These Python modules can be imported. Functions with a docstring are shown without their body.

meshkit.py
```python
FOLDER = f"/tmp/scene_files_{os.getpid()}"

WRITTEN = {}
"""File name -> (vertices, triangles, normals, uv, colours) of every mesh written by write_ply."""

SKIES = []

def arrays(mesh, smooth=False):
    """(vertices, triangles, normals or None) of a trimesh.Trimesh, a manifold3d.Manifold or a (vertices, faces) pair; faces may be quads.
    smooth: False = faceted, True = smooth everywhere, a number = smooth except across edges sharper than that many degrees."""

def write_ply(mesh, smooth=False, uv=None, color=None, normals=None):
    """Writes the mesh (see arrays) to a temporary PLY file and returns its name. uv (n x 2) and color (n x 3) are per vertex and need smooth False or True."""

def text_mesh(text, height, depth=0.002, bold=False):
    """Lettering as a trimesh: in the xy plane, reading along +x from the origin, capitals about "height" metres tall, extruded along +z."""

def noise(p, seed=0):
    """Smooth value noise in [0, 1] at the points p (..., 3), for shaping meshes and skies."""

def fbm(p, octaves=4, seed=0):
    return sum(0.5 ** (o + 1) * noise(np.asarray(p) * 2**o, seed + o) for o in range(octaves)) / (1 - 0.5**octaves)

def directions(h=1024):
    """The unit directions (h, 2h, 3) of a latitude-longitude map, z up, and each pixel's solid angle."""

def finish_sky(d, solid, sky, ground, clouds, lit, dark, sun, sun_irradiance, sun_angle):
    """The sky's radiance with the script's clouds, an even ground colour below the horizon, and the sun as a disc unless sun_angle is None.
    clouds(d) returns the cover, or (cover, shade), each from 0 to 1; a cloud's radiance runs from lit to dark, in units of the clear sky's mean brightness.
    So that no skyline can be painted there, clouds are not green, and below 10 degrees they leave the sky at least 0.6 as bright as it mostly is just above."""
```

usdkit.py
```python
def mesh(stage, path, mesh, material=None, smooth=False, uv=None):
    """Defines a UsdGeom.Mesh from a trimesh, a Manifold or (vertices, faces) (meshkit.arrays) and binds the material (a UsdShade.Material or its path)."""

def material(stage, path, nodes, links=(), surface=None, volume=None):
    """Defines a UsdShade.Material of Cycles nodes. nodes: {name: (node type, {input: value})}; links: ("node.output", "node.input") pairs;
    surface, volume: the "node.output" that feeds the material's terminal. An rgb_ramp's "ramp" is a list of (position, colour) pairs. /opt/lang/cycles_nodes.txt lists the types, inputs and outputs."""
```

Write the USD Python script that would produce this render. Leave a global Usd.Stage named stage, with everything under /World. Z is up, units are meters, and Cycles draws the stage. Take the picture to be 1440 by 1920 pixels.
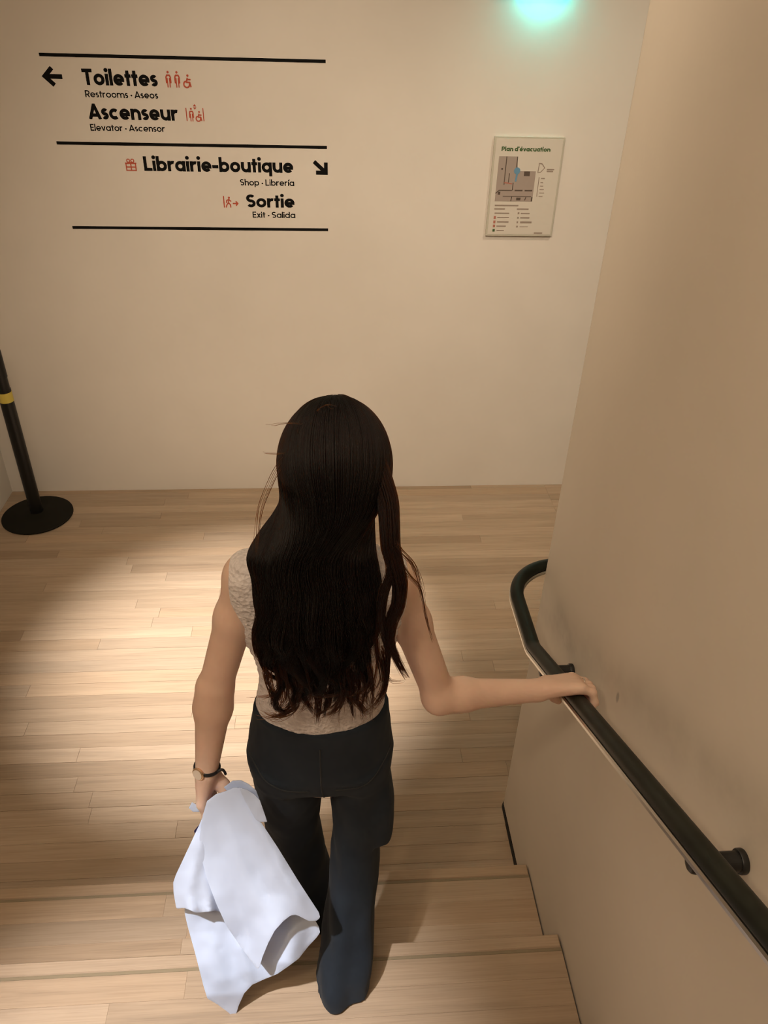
import math, random
import numpy as np, trimesh
from scipy.interpolate import PchipInterpolator
from scipy.spatial import Delaunay
from scipy.sparse import coo_matrix
from shapely.geometry import LineString, Point, Polygon, MultiPolygon, box as sbox
from shapely.ops import unary_union
from shapely import affinity
from pxr import Usd, UsdGeom, UsdLux, UsdShade, Gf, Sdf, Vt
import usdkit, meshkit

stage = Usd.Stage.CreateInMemory()
UsdGeom.SetStageUpAxis(stage, 'Z'); UsdGeom.SetStageMetersPerUnit(stage, 1.0)
UsdGeom.Xform.Define(stage, '/World'); UsdGeom.Scope.Define(stage, '/World/Looks')
rng = np.random.default_rng(7); random.seed(7)

# ------------------------------------------------------------------ camera, lights, exposure
EYE = np.array([0, 0, 2.4])
PITCH, ROLL, YAW = math.radians(34.18675695), math.radians(1.78151161), math.radians(4.72987615)
fwd = np.array([math.sin(YAW) * math.cos(PITCH), math.cos(YAW) * math.cos(PITCH), -math.sin(PITCH)])
rt = np.array([math.cos(YAW), -math.sin(YAW), 0]); up0 = np.cross(rt, fwd)
c_, s_ = math.cos(ROLL), math.sin(ROLL)
right, up = c_ * rt + s_ * up0, -s_ * rt + c_ * up0
cam = UsdGeom.Camera.Define(stage, '/World/camera')
M4 = Gf.Matrix4d(1)
for i, v in enumerate((right, up, -fwd, EYE)):
    M4.SetRow(i, Gf.Vec4d(*map(float, v), 1.0 if i == 3 else 0.0))
cam.AddTransformOp().Set(M4)
cam.CreateHorizontalApertureAttr(36.0); cam.CreateVerticalApertureAttr(48.0)
cam.CreateFocalLengthAttr(36.0 * 1454.87 / 1440); cam.CreateClippingRangeAttr(Gf.Vec2f(0.05, 100))
cam.CreateExposureAttr(0.0)


def spot(name, pos, target, power, color, angle, soft, radius=0.04):
    l = UsdLux.SphereLight.Define(stage, '/World/' + name)
    l.CreateRadiusAttr(radius); l.CreateIntensityAttr(power); l.CreateColorAttr(Gf.Vec3f(*color)); l.CreateNormalizeAttr(True)
    sh = UsdLux.ShapingAPI.Apply(l.GetPrim()); sh.CreateShapingConeAngleAttr(angle); sh.CreateShapingConeSoftnessAttr(soft)
    m = Gf.Matrix4d().SetLookAt(Gf.Vec3d(*pos), Gf.Vec3d(*target), Gf.Vec3d(0.01, 0.02, 1)).GetInverse()
    l.AddTransformOp().Set(m)
    return l


def area(name, pos, target, w, h, power, color):
    l = UsdLux.RectLight.Define(stage, '/World/' + name)
    l.CreateWidthAttr(w); l.CreateHeightAttr(h); l.CreateIntensityAttr(power); l.CreateColorAttr(Gf.Vec3f(*color)); l.CreateNormalizeAttr(True)
    m = Gf.Matrix4d().SetLookAt(Gf.Vec3d(*pos), Gf.Vec3d(*target), Gf.Vec3d(0.01, 1, 0.02)).GetInverse()
    l.AddTransformOp().Set(m)


NEUTRAL, COOL, WARM, SOFT = (1.0, 0.95, 0.89), (1.0, 0.97, 0.95), (1.0, 0.765, 0.51), (1.0, 0.81, 0.60)
spot('landing_spotlight', (-0.8, 1.9, 3.9), (-0.42, 2.46, 0), 490, NEUTRAL, 14.5, 0.95)
spot('stair_spotlight', (-1.1, -0.05, 3.9), (-0.42, 0.58, 0.3), 270, COOL, 13, 0.8)
area('landing_ceiling_light', (-0.3, 1.6, 3.94), (-0.3, 1.6, 0), 1.6, 1.6, 4.3, WARM)
area('stair_ceiling_light', (-0.6, -0.6, 3.94), (-0.6, -0.6, 0), 1.2, 1.2, 6.5, SOFT)
spot('wall_spotlight', (-0.2, 0.5, 3.9), (0.2, 3.78, 0.6), 104, SOFT, 29, 1.0, 0.12)
spot('passage_spotlight', (1.7, 2.3, 3.9), (1.2, 3.78, 0.9), 42, SOFT, 30, 1.0, 0.08)
spot('side_wall_spotlight', (-1.2, -0.6, 3.9), (0.59, 0.75, 0.65), 24, WARM, 32, 1.0, 0.12)

# ------------------------------------------------------------------ helpers
used = {}


def fresh(parent, name):
    n = used.get((parent, name), 0); used[(parent, name)] = n + 1
    return f'{parent}/{name}' if n == 0 else f'{parent}/{name}_{n:03d}'


def tag(prim, label=None, cat=None, group=None, kind=None):
    p = prim.GetPrim() if hasattr(prim, 'GetPrim') else prim
    for k, v in (('label', label), ('category', cat), ('group', group), ('kind', kind)):
        if v: p.SetCustomDataByKey(k, v)
    return prim


def thing(name, label=None, cat=None, loc=(0, 0, 0), group=None, kind=None):
    x = UsdGeom.Xform.Define(stage, fresh('/World', name))
    x.AddTranslateOp().Set(Gf.Vec3d(*map(float, loc)))
    tag(x, label, cat, group, kind); x._loc = np.array(loc, float)
    return x


def obj(name, m, mat, parent=None, smooth=False, label=None, kind=None, cat=None, world=None):
    """One Mesh prim; under a thing the vertices are given in world coordinates and moved into the thing's frame."""
    base = str(parent.GetPath()) if parent is not None else '/World'
    v, f, n = meshkit.arrays(m, smooth)
    off = getattr(parent, '_loc', np.zeros(3)) if parent is not None else np.zeros(3)
    g = UsdGeom.Mesh.Define(stage, fresh(base, name))
    g.CreatePointsAttr(Vt.Vec3fArray.FromNumpy((v - off).astype(np.float32)))
    g.CreateFaceVertexCountsAttr(Vt.IntArray.FromNumpy(np.full(len(f), 3, np.int32)))
    g.CreateFaceVertexIndicesAttr(Vt.IntArray.FromNumpy(f.astype(np.int32).ravel()))
    g.CreateSubdivisionSchemeAttr('none')
    if n is not None:
        g.CreateNormalsAttr(Vt.Vec3fArray.FromNumpy(n.astype(np.float32))); g.SetNormalsInterpolation('vertex')
    UsdShade.MaterialBindingAPI.Apply(g.GetPrim()).Bind(mat)
    tag(g, label, cat, None, kind); g._loc = off
    return g


def cat(*ms): return trimesh.util.concatenate([m for m in ms])


def bx(x0, x1, y0, y1, z0, z1, ch=0.0):
    """A box, its top edges chamfered by ch."""
    if ch <= 0:
        m = trimesh.creation.box((x1 - x0, y1 - y0, z1 - z0)); m.apply_translation(((x0 + x1) / 2, (y0 + y1) / 2, (z0 + z1) / 2)); return m
    P = [(x0, y0, z0), (x1, y0, z0), (x1, y1, z0), (x0, y1, z0), (x0, y0, z1 - ch), (x1, y0, z1 - ch), (x1, y1, z1 - ch), (x0, y1, z1 - ch),
         (x0 + ch, y0 + ch, z1), (x1 - ch, y0 + ch, z1), (x1 - ch, y1 - ch, z1), (x0 + ch, y1 - ch, z1)]
    Q = [(3, 2, 1, 0), (8, 9, 10, 11)]
    for k in range(4):
        j = (k + 1) % 4
        Q += [(k, j, 4 + j, 4 + k), (4 + k, 4 + j, 8 + j, 8 + k)]
    return trimesh.Trimesh(P, [t for a, b, c, d in Q for t in ((a, b, c), (a, c, d))], process=False)


def lathe(prof, c, n=48):
    """A profile of (radius, z) turned about the vertical through c."""
    m = trimesh.creation.revolve(np.array(prof), sections=n); m.apply_translation(c); return m


def frames(path):
    p = np.asarray(path, float); t = np.gradient(p, axis=0); t /= np.linalg.norm(t, axis=1, keepdims=True)
    return p, t


def sweep(path, prof, upv=(0, 0, 1)):
    """Sweeps a closed profile of (side, up) along a path, keeping it upright."""
    p, t = frames(path); prof = np.asarray(prof, float); n = len(prof)
    side = np.cross(t, upv); side /= np.linalg.norm(side, axis=1, keepdims=True)
    u = np.cross(side, t)
    v = (p[:, None] + side[:, None] * prof[None, :, :1] + u[:, None] * prof[None, :, 1:]).reshape(-1, 3)
    f = []
    for i in range(len(p) - 1):
        for j in range(n):
            k = (j + 1) % n
            a, b, c, d = i * n + j, i * n + k, (i + 1) * n + k, (i + 1) * n + j
            f += [(a, b, c), (a, c, d)]
    c0, c1 = len(v), len(v) + 1
    v = np.vstack([v, p[0], p[-1]])
    for j in range(n):
        k = (j + 1) % n
        f += [(c0, k, j), (c1, (len(p) - 1) * n + j, (len(p) - 1) * n + k)]
    m = trimesh.Trimesh(v, f, process=False)
    if m.volume < 0: m.invert()
    return m


def tube(path, r, n=10):
    p, t = frames(path); r = np.broadcast_to(r, len(p))
    ref = np.array([0.31, 0.27, 0.91]); v = []
    for i in range(len(p)):
        a = np.cross(t[i], ref); a /= np.linalg.norm(a); b = np.cross(t[i], a)
        ang = np.arange(n) / n * 2 * np.pi
        v.append(p[i] + r[i] * (np.cos(ang)[:, None] * a + np.sin(ang)[:, None] * b))
    f = [t_ for i in range(len(p) - 1) for j in range(n) for t_ in ((i * n + j, i * n + (j + 1) % n, (i + 1) * n + (j + 1) % n), (i * n + j, (i + 1) * n + (j + 1) % n, (i + 1) * n + j))]
    v = np.vstack(v + [p[:1], p[-1:]]); c0, c1 = len(v) - 2, len(v) - 1; L = (len(p) - 1) * n
    f += [t_ for j in range(n) for t_ in ((c0, (j + 1) % n, j), (c1, L + j, L + (j + 1) % n))]
    m = trimesh.Trimesh(v, f, process=False)
    if m.volume < 0: m.invert()
    return m


def smooth_path(pts, n):
    pts = np.asarray(pts, float); d = np.r_[0, np.cumsum(np.linalg.norm(np.diff(pts, axis=0), axis=1))]
    return PchipInterpolator(d, pts)(np.linspace(0, d[-1], n))


# ------------------------------------------------------------------ materials
def mat(name, nodes, links=(), surface='p.BSDF'):
    return usdkit.material(stage, '/World/Looks/' + name, nodes, links, surface=surface)


def plain(name, col, rough=0.5, metal=0.0, **kw):
    return mat(name, {'p': ('principled_bsdf', dict(base_color=col, roughness=rough, metallic=metal, **kw))})


def paint(name, c0, c1, bump=0.02):
    return mat(name, {
        'g': ('geometry', {}), 'm': ('mapping', {'scale': (1, 1, 1)}),
        'n': ('noise_texture', {'scale': 1.7, 'detail': 5, 'roughness': 0.6}),
        'r': ('rgb_ramp', {'ramp': [(0.3, c0), (0.7, c1)]}),
        'n2': ('noise_texture', {'scale': 160, 'detail': 3}),
        'b': ('bump', {'strength': 0.12, 'distance': bump * 0.05}),
        'p': ('principled_bsdf', {'roughness': 0.75, 'specular_ior_level': 0.25})},
        [('g.position', 'm.vector'), ('m.vector', 'n.vector'), ('m.vector', 'n2.vector'), ('n.fac', 'r.fac'), ('r.color', 'p.base_color'), ('n2.fac', 'b.height'), ('b.normal', 'p.normal')])


WALL = paint('wall_paint', (0.70, 0.655, 0.60), (0.75, 0.705, 0.65))
WALLR = mat('side_wall_paint', {      # paint with a darker mottled band above the rail, two smears and a scratch
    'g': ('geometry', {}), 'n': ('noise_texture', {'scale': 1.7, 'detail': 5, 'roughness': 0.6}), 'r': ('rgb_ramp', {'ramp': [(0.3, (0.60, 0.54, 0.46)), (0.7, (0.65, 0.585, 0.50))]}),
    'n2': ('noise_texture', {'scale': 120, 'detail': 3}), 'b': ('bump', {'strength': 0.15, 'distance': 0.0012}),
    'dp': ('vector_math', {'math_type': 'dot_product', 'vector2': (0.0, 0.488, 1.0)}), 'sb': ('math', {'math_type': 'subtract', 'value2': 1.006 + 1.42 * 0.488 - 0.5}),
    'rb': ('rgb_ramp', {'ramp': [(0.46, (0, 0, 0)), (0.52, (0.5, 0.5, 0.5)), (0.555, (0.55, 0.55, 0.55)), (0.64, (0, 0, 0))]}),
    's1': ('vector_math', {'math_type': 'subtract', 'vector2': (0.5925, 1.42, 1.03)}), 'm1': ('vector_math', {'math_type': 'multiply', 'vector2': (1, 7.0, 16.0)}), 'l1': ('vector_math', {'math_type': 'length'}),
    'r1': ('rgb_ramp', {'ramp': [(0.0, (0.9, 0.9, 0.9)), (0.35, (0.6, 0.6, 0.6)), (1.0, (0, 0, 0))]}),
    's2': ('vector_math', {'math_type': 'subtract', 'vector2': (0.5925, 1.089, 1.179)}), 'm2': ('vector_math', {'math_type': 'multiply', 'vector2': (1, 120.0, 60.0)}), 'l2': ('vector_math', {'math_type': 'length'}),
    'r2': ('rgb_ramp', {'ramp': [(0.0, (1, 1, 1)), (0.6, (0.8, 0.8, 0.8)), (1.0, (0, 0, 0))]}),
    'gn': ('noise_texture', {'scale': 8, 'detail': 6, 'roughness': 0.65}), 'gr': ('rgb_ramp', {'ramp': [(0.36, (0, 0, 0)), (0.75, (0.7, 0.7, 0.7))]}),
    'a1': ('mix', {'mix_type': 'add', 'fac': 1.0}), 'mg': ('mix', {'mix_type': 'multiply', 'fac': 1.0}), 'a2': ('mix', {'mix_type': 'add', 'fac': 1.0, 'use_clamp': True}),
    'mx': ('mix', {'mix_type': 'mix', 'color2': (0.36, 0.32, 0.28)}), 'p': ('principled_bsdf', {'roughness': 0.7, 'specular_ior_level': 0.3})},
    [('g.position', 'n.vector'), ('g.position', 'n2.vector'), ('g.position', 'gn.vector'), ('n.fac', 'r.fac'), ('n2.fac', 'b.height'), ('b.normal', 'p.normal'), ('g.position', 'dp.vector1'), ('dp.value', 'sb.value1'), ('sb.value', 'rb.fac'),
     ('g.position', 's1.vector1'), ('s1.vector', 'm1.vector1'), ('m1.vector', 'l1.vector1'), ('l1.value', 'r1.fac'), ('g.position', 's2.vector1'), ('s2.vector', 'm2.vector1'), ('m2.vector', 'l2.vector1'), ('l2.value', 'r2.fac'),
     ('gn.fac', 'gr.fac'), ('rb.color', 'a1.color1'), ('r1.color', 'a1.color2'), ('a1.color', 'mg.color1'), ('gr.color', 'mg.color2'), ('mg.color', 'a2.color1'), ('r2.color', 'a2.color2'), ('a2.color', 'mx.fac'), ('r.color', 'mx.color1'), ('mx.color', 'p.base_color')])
CEIL = plain('ceiling_paint', (0.72, 0.69, 0.64), 0.8)


def oak(name, tint, off):
    c = np.array((0.385, 0.286, 0.200)) * tint
    return mat(name, {
        'g': ('geometry', {}), 'o': ('object_info', {}),
        'ad': ('vector_math', {'math_type': 'add', 'vector2': (off * 3.1, off * 1.7, off * 0.9)}),
        'm': ('mapping', {'scale': (1.6, 34, 34)}), 'm2': ('mapping', {'scale': (5, 260, 260)}),
        'n': ('noise_texture', {'scale': 1.0, 'detail': 6, 'roughness': 0.62, 'distortion': 0.6}),
        'n2': ('noise_texture', {'scale': 1.0, 'detail': 3}),
        'r': ('rgb_ramp', {'ramp': [(0.22, tuple(c * 0.72)), (0.45, tuple(c * 0.95)), (0.62, tuple(c * 1.05)), (0.8, tuple(c * 1.2))]}),
        'r2': ('rgb_ramp', {'ramp': [(0.3, (0.82, 0.80, 0.78)), (0.55, (1, 1, 1))]}),
        'mx': ('mix', {'mix_type': 'multiply', 'fac': 0.75}),
        'b': ('bump', {'strength': 0.15, 'distance': 0.001}),
        'p': ('principled_bsdf', {'roughness': 0.5, 'specular_ior_level': 0.35})},
        [('g.position', 'ad.vector1'), ('ad.vector', 'm.vector'), ('ad.vector', 'm2.vector'), ('m.vector', 'n.vector'), ('m2.vector', 'n2.vector'),
         ('n.fac', 'r.fac'), ('n2.fac', 'r2.fac'), ('r.color', 'mx.color1'), ('r2.color', 'mx.color2'), ('mx.color', 'p.base_color'), ('n2.fac', 'b.height'), ('b.normal', 'p.normal')])


OAK = [oak(f'oak_{k}', np.array(t), k + 1.0) for k, t in enumerate([(1.0, 1.0, 1.0), (1.07, 1.07, 1.08), (0.94, 0.93, 0.92), (1.03, 1.0, 0.97), (0.86, 0.84, 0.82), (1.12, 1.13, 1.15), (0.97, 0.98, 1.0)])]
OAKW = [0.22, 0.18, 0.17, 0.17, 0.07, 0.08, 0.11]
GAP = plain('dark_gap', (0.018, 0.014, 0.010), 0.9)
GROOVE = plain('anti_slip_strip', (0.22, 0.17, 0.105), 0.6)
BLACK = plain('black_vinyl', (0.004, 0.004, 0.004), 0.7, specular_ior_level=0.12)
RED = plain('red_vinyl', (0.46, 0.075, 0.035), 0.6)
RAILM = mat('rail_grip', {'n': ('noise_texture', {'scale': 30, 'detail': 4}), 'r': ('rgb_ramp', {'ramp': [(0.3, (0.004, 0.0055, 0.0035)), (0.7, (0.010, 0.0125, 0.0075))]}),
                          'p': ('principled_bsdf', {'roughness': 0.48, 'specular_ior_level': 0.3})}, [('n.fac', 'r.fac'), ('r.color', 'p.base_color')])
STEEL = plain('rail_steel', (0.62, 0.60, 0.56), 0.33, 1.0)
DARKMETAL = plain('bracket_metal', (0.012, 0.012, 0.012), 0.4, 0.2)

# ------------------------------------------------------------------ the setting
R, TD, WX, D, LX = 0.158, 0.296, 0.5925, 3.7836, -1.7784      # riser, tread depth, right wall, back wall, left wall
CY, CEILZ, EX = 1.682, 4.0, 3.2                                # end of the right wall, ceiling, far right
E1 = 1.3407
setting = lambda x, label, c: tag(x, label, c, kind='structure')
setting(obj('wall_back', bx(LX - 0.2, EX + 0.2, D, D + 0.2, -0.2, CEILZ + 0.2), WALL), 'cream painted wall behind the landing carrying the direction sign', 'wall')
setting(obj('wall_left', bx(LX - 0.2, LX, -3.2, D, -0.2, CEILZ + 0.2), WALL), 'cream wall along the left, behind the black post', 'wall')
setting(obj('wall_far', bx(EX, EX + 0.2, CY, D, -0.2, CEILZ + 0.2), WALL), 'cream wall at the end of the side passage', 'wall')
setting(obj('wall_behind', bx(LX - 0.2, EX + 0.2, -3.4, -3.2, -0.2, CEILZ + 0.2), WALL), 'cream wall behind the upper floor', 'wall')
rr = 0.035
outline = Polygon([(WX, -3.2), (EX, -3.2), (EX, CY)] + [(WX + rr - rr * math.sin(a), CY - rr + rr * math.cos(a)) for a in np.linspace(0, math.pi / 2, 9)])
wr = trimesh.creation.extrude_polygon(outline, CEILZ + 0.18, engine='earcut'); wr.apply_translation((0, 0, 0.02))
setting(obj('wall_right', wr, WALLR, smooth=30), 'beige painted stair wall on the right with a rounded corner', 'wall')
gap = trimesh.creation.extrude_polygon(outline.buffer(0.0045), 0.2012, engine='earcut'); gap.apply_translation((0, 0, -0.2))
setting(obj('trim_1', gap, GAP), 'dark shadow gap under the beige stair wall', 'skirting')
setting(obj('ceiling', bx(LX - 0.2, EX + 0.2, -3.4, D + 0.2, CEILZ, CEILZ + 0.2), CEIL), 'plain pale ceiling over the stair', 'ceiling')

floor = thing('floor'); setting(floor, 'oak plank floor of the landing below the stairs', 'floor')
obj('subfloor', bx(LX - 0.02, EX, 1.2, D + 0.02, -0.15, -0.012), GAP, floor)
pw, y, row = 0.0655, 1.325, 0
while y < D - 0.004:
    y1 = min(y + pw, D - 0.001)
    x = LX + 0.002 - rng.uniform(0, 0.6)
    xe = 1.25 if y1 > CY - 0.03 else WX - 0.0048
    first = True
    while x < xe - 0.02:
        L = rng.uniform(0.62, 1.5)
        x1 = min(x + L, xe)
        if xe - x1 < 0.18: x1 = xe
        x0 = max(x, LX + 0.001)
        if x1 - x0 > 0.02:
            dz = rng.uniform(-0.0006, 0)
            obj('plank', bx(x0 + 0.0003, x1 - 0.0003, y + 0.0003, y1 - 0.0003, -0.014, dz, 0.0005), OAK[rng.choice(len(OAK), p=OAKW)], floor)
        x = x1
    if y1 > CY - 0.03:
        ys = max(y, CY + 0.004)
        if y1 - ys > 0.01: obj('plank', bx(1.2503, EX - 0.001, ys + 0.0003, y1 - 0.0003, -0.014, -0.0003, 0.0005), OAK[row % 3], floor)
    y = y1; row += 1

stairs = thing('staircase'); setting(stairs, 'pale oak staircase going down to the landing', 'staircase')
SX0, SX1 = LX + 0.001, WX - 0.0048
NT = 8
for k in range(1, NT + 1):
    z, ye = k * R, E1 - (k - 1) * TD
    yb = ye - TD if k < NT else -3.199
    near = k <= 3
    tr = obj('tread', bx(SX0, SX1, yb - 0.02, ye - 0.006, z - 0.03, z - 0.008), GAP if near else OAK[0], stairs)
    tr._loc = np.zeros(3)
    pick = lambda: OAK[rng.choice(len(OAK), p=OAKW)]
    obj('riser_board', bx(SX0, SX1, ye - 0.030, ye - 0.012, z - R + 0.0005, z - 0.031), pick(), stairs)
    obj('nosing', bx(SX0, SX1, ye - 0.034, ye, z - 0.034, z, 0.003), OAK[1 if k == 2 else 3], tr)
    obj('anti_slip_strip', bx(SX0, SX1, ye - 0.043, ye - 0.0345, z - 0.012, z - 0.0006, 0.0008), GROOVE, tr)
    yy = ye - 0.0435
    while yy > yb + 0.02 - 0.0:
        y0 = max(yy - 0.0655, yb - 0.014)
        if k == NT and yy < ye - 0.5: y0 = yb
        x = SX0
        while x < SX1 - 0.02:
            x1 = min(x + rng.uniform(0.9, 1.7), SX1)
            if SX1 - x1 < 0.2: x1 = SX1
            obj('board', bx(x + 0.0001, x1 - 0.0001, y0 + 0.0001, yy - 0.0001, z - 0.012, z - rng.uniform(0, 0.0003), 0.0003), pick(), tr)
            x = x1
        yy = y0
        if k == NT and y0 == yb: break
# ------------------------------------------------------------------ lettering: a round geometric sans built of strokes
def arc(cx, cy, r, a0, a1, n=26, ry=None):
    t = np.radians(np.linspace(a0, a1, n)); return [(cx + r * math.cos(q), cy + (ry or r) * math.sin(q)) for q in t]


def glyph(ch, w):
    """Returns (shape, advance width) of a letter with capitals 1 tall and strokes w thick."""
    xh, h = 0.715, w / 2
    r = xh / 2 - h; m = xh / 2; L = h; sp = 0.0
    ring = lambda cx: arc(cx, m, r, 0, 360, 48)
    S = []; dots = []; adv = None
    x2 = L + 2 * r
    if ch == 'o': S = [ring(L + r)]; adv = x2 + h
    elif ch in 'aá': S = [ring(L + r), [(x2, 0), (x2, xh)]]; adv = x2 + h
    elif ch == 'b': S = [ring(L + r), [(L, 0), (L, 1.03)]]; adv = x2 + h
    elif ch == 'd': S = [ring(L + r), [(x2, 0), (x2, 1.03)]]; adv = x2 + h
    elif ch == 'p': S = [ring(L + r), [(L, -0.26), (L, xh)]]; adv = x2 + h
    elif ch == 'q': S = [ring(L + r), [(x2, -0.26), (x2, xh)]]; adv = x2 + h
    elif ch == 'c': S = [arc(L + r, m, r, 48, 312)]; adv = x2 + h * 0.4
    elif ch in 'eé':
        S = [arc(L + r, m, r, 0, 318), [(L, m - 0.02), (x2 + h * 0.9, m - 0.02)]]; adv = x2 + h
        if ch == 'é': S.append([(L + r * 0.9, xh + 0.10), (L + r * 1.5, xh + 0.30)])
    elif ch == 'l': S = [[(L, 0), (L, 1.03)]]; adv = w
    elif ch in 'ií':
        S = [[(L, 0), (L, xh)]]; adv = w
        if ch == 'i': dots = [(L, xh + 0.10 + h * 1.2, h * 1.22)]
        else: S.append([(L - 0.02, xh + 0.10), (L + 0.16, xh + 0.30)])
    elif ch == 't': S = [[(0.19, 0), (0.19, 0.94)], [(0, xh - h), (0.40, xh - h)]]; adv = 0.40
    elif ch in 'nhmu':
        rn = 0.235 if w > 0.15 else 0.225; x2n = L + 2 * rn
        if ch == 'u': S = [[(L, xh)] + [(a, xh - b) for a, b in [(L, xh - (rn + h))][:0]] + [(L, rn + h)] + arc(L + rn, rn + h, rn, 180, 360) + [(x2n, xh)], [(x2n, 0), (x2n, xh)]]; adv = x2n + h
        else:
            S = [[(L, 0), (L, 1.03 if ch == 'h' else xh)], [(L, xh - rn - h)] + arc(L + rn, xh - rn - h, rn, 180, 0) + [(x2n, 0)]]; adv = x2n + h
            if ch == 'm': S.append([(x2n, xh - rn - h)] + arc(x2n + rn, xh - rn - h, rn, 180, 0) + [(x2n + 2 * rn, 0)]); adv = x2n + 2 * rn + h
    elif ch == 'r': S = [[(L, 0), (L, xh)], [(L, xh - 0.26 - h)] + arc(L + 0.26, xh - 0.26 - h, 0.26, 180, 72)]; adv = L + 0.36
    elif ch in 'sS':
        H = xh if ch == 's' else 1.0; q = (H / 2 - h) / 2; rx = q * (1.05 if ch == 's' else 1.1)
        S = [arc(L + rx, h + 3 * q, rx, 35, 270, ry=q) + arc(L + rx, h + q, rx, 90, -145, ry=q)[1:]]; adv = 2 * rx + w
    elif ch == 'v': S = [[(h * 0.6, xh), (0.30, h * 0.6), (0.60 - h * 0.6, xh)]]; adv = 0.60
    elif ch == 'x': S = [[(h * .8, 0), (0.55 - h * .8, xh)], [(h * .8, xh), (0.55 - h * .8, 0)]]; adv = 0.55
    elif ch == 'T': S = [[(0, 1 - h), (0.66, 1 - h)], [(0.33, 0), (0.33, 1 - h)]]; adv = 0.66
    elif ch == 'A': S = [[(h * 0.6, 0), (0.40, 1 - h * .6), (0.80 - h * 0.6, 0)], [(0.19, 0.27), (0.61, 0.27)]]; adv = 0.80
    elif ch == 'L': S = [[(L, 1), (L, h), (0.56, h)]]; adv = 0.56
    elif ch == 'E': S = [[(0.54, 1 - h), (L, 1 - h), (L, h), (0.54, h)], [(L, 0.5), (0.50, 0.5)]]; adv = 0.56
    elif ch in 'RP':
        q = 0.27 - h * 0.3
        S = [[(L, 0), (L, 1 - h), (0.34, 1 - h)] + arc(0.34, 1 - h - q, q, 90, -90) + [(L, 1 - h - 2 * q)]]; adv = 0.34 + q + h
        if ch == 'R': S.append([(0.32, 1 - h - 2 * q), (0.58, 0)])
    elif ch == '-': S = [[(0, 0.36), (0.42, 0.36)]]; adv = 0.42
    elif ch == '•': dots = [(0.12, 0.36, 0.115)]; adv = 0.24
    elif ch == "'": S = [[(L, 1.03), (L, 0.74)]]; adv = w
    elif ch == ' ': return None, 0.22
    g = unary_union([LineString(s).buffer(h, cap_style='flat', join_style='mitre' if ch in 'AvLETx' else 'round', mitre_limit=2) for s in S] + [Point(a, b).buffer(c, 10) for a, b, c in dots])
    if ch in 'AvxR': g = g.intersection(sbox(-1, 0, 3, 1 if ch in 'AR' else xh))
    return g, adv


def text_shape(t, cap, w, width=None):
    x, out = 0.0, []
    for ch in t:
        g, a = glyph(ch, w)
        if g is not None: out.append(affinity.translate(g, x, 0))
        x += a + (0.05 if w > 0.18 else 0.066)
    g = unary_union(out); b = g.bounds
    sx = (width / (b[2] - b[0])) if width else cap
    return affinity.scale(affinity.translate(g, -b[0], 0), sx, cap, origin=(0, 0))


def on_wall(g, x, z, y, depth=0.0006):
    """A flat shape in (x, z) set on the back wall, standing depth proud of y."""
    ms = []
    for q in getattr(g, 'geoms', [g]):
        if q.is_empty or q.area < 1e-9: continue
        e = trimesh.creation.extrude_polygon(q, depth, engine='earcut'); v = e.vertices
        ms.append(trimesh.Trimesh(np.c_[v[:, 0] + x, y - v[:, 2], v[:, 1] + z], e.faces[:, ::-1] if False else e.faces, process=False))
    return cat(*ms)


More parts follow.
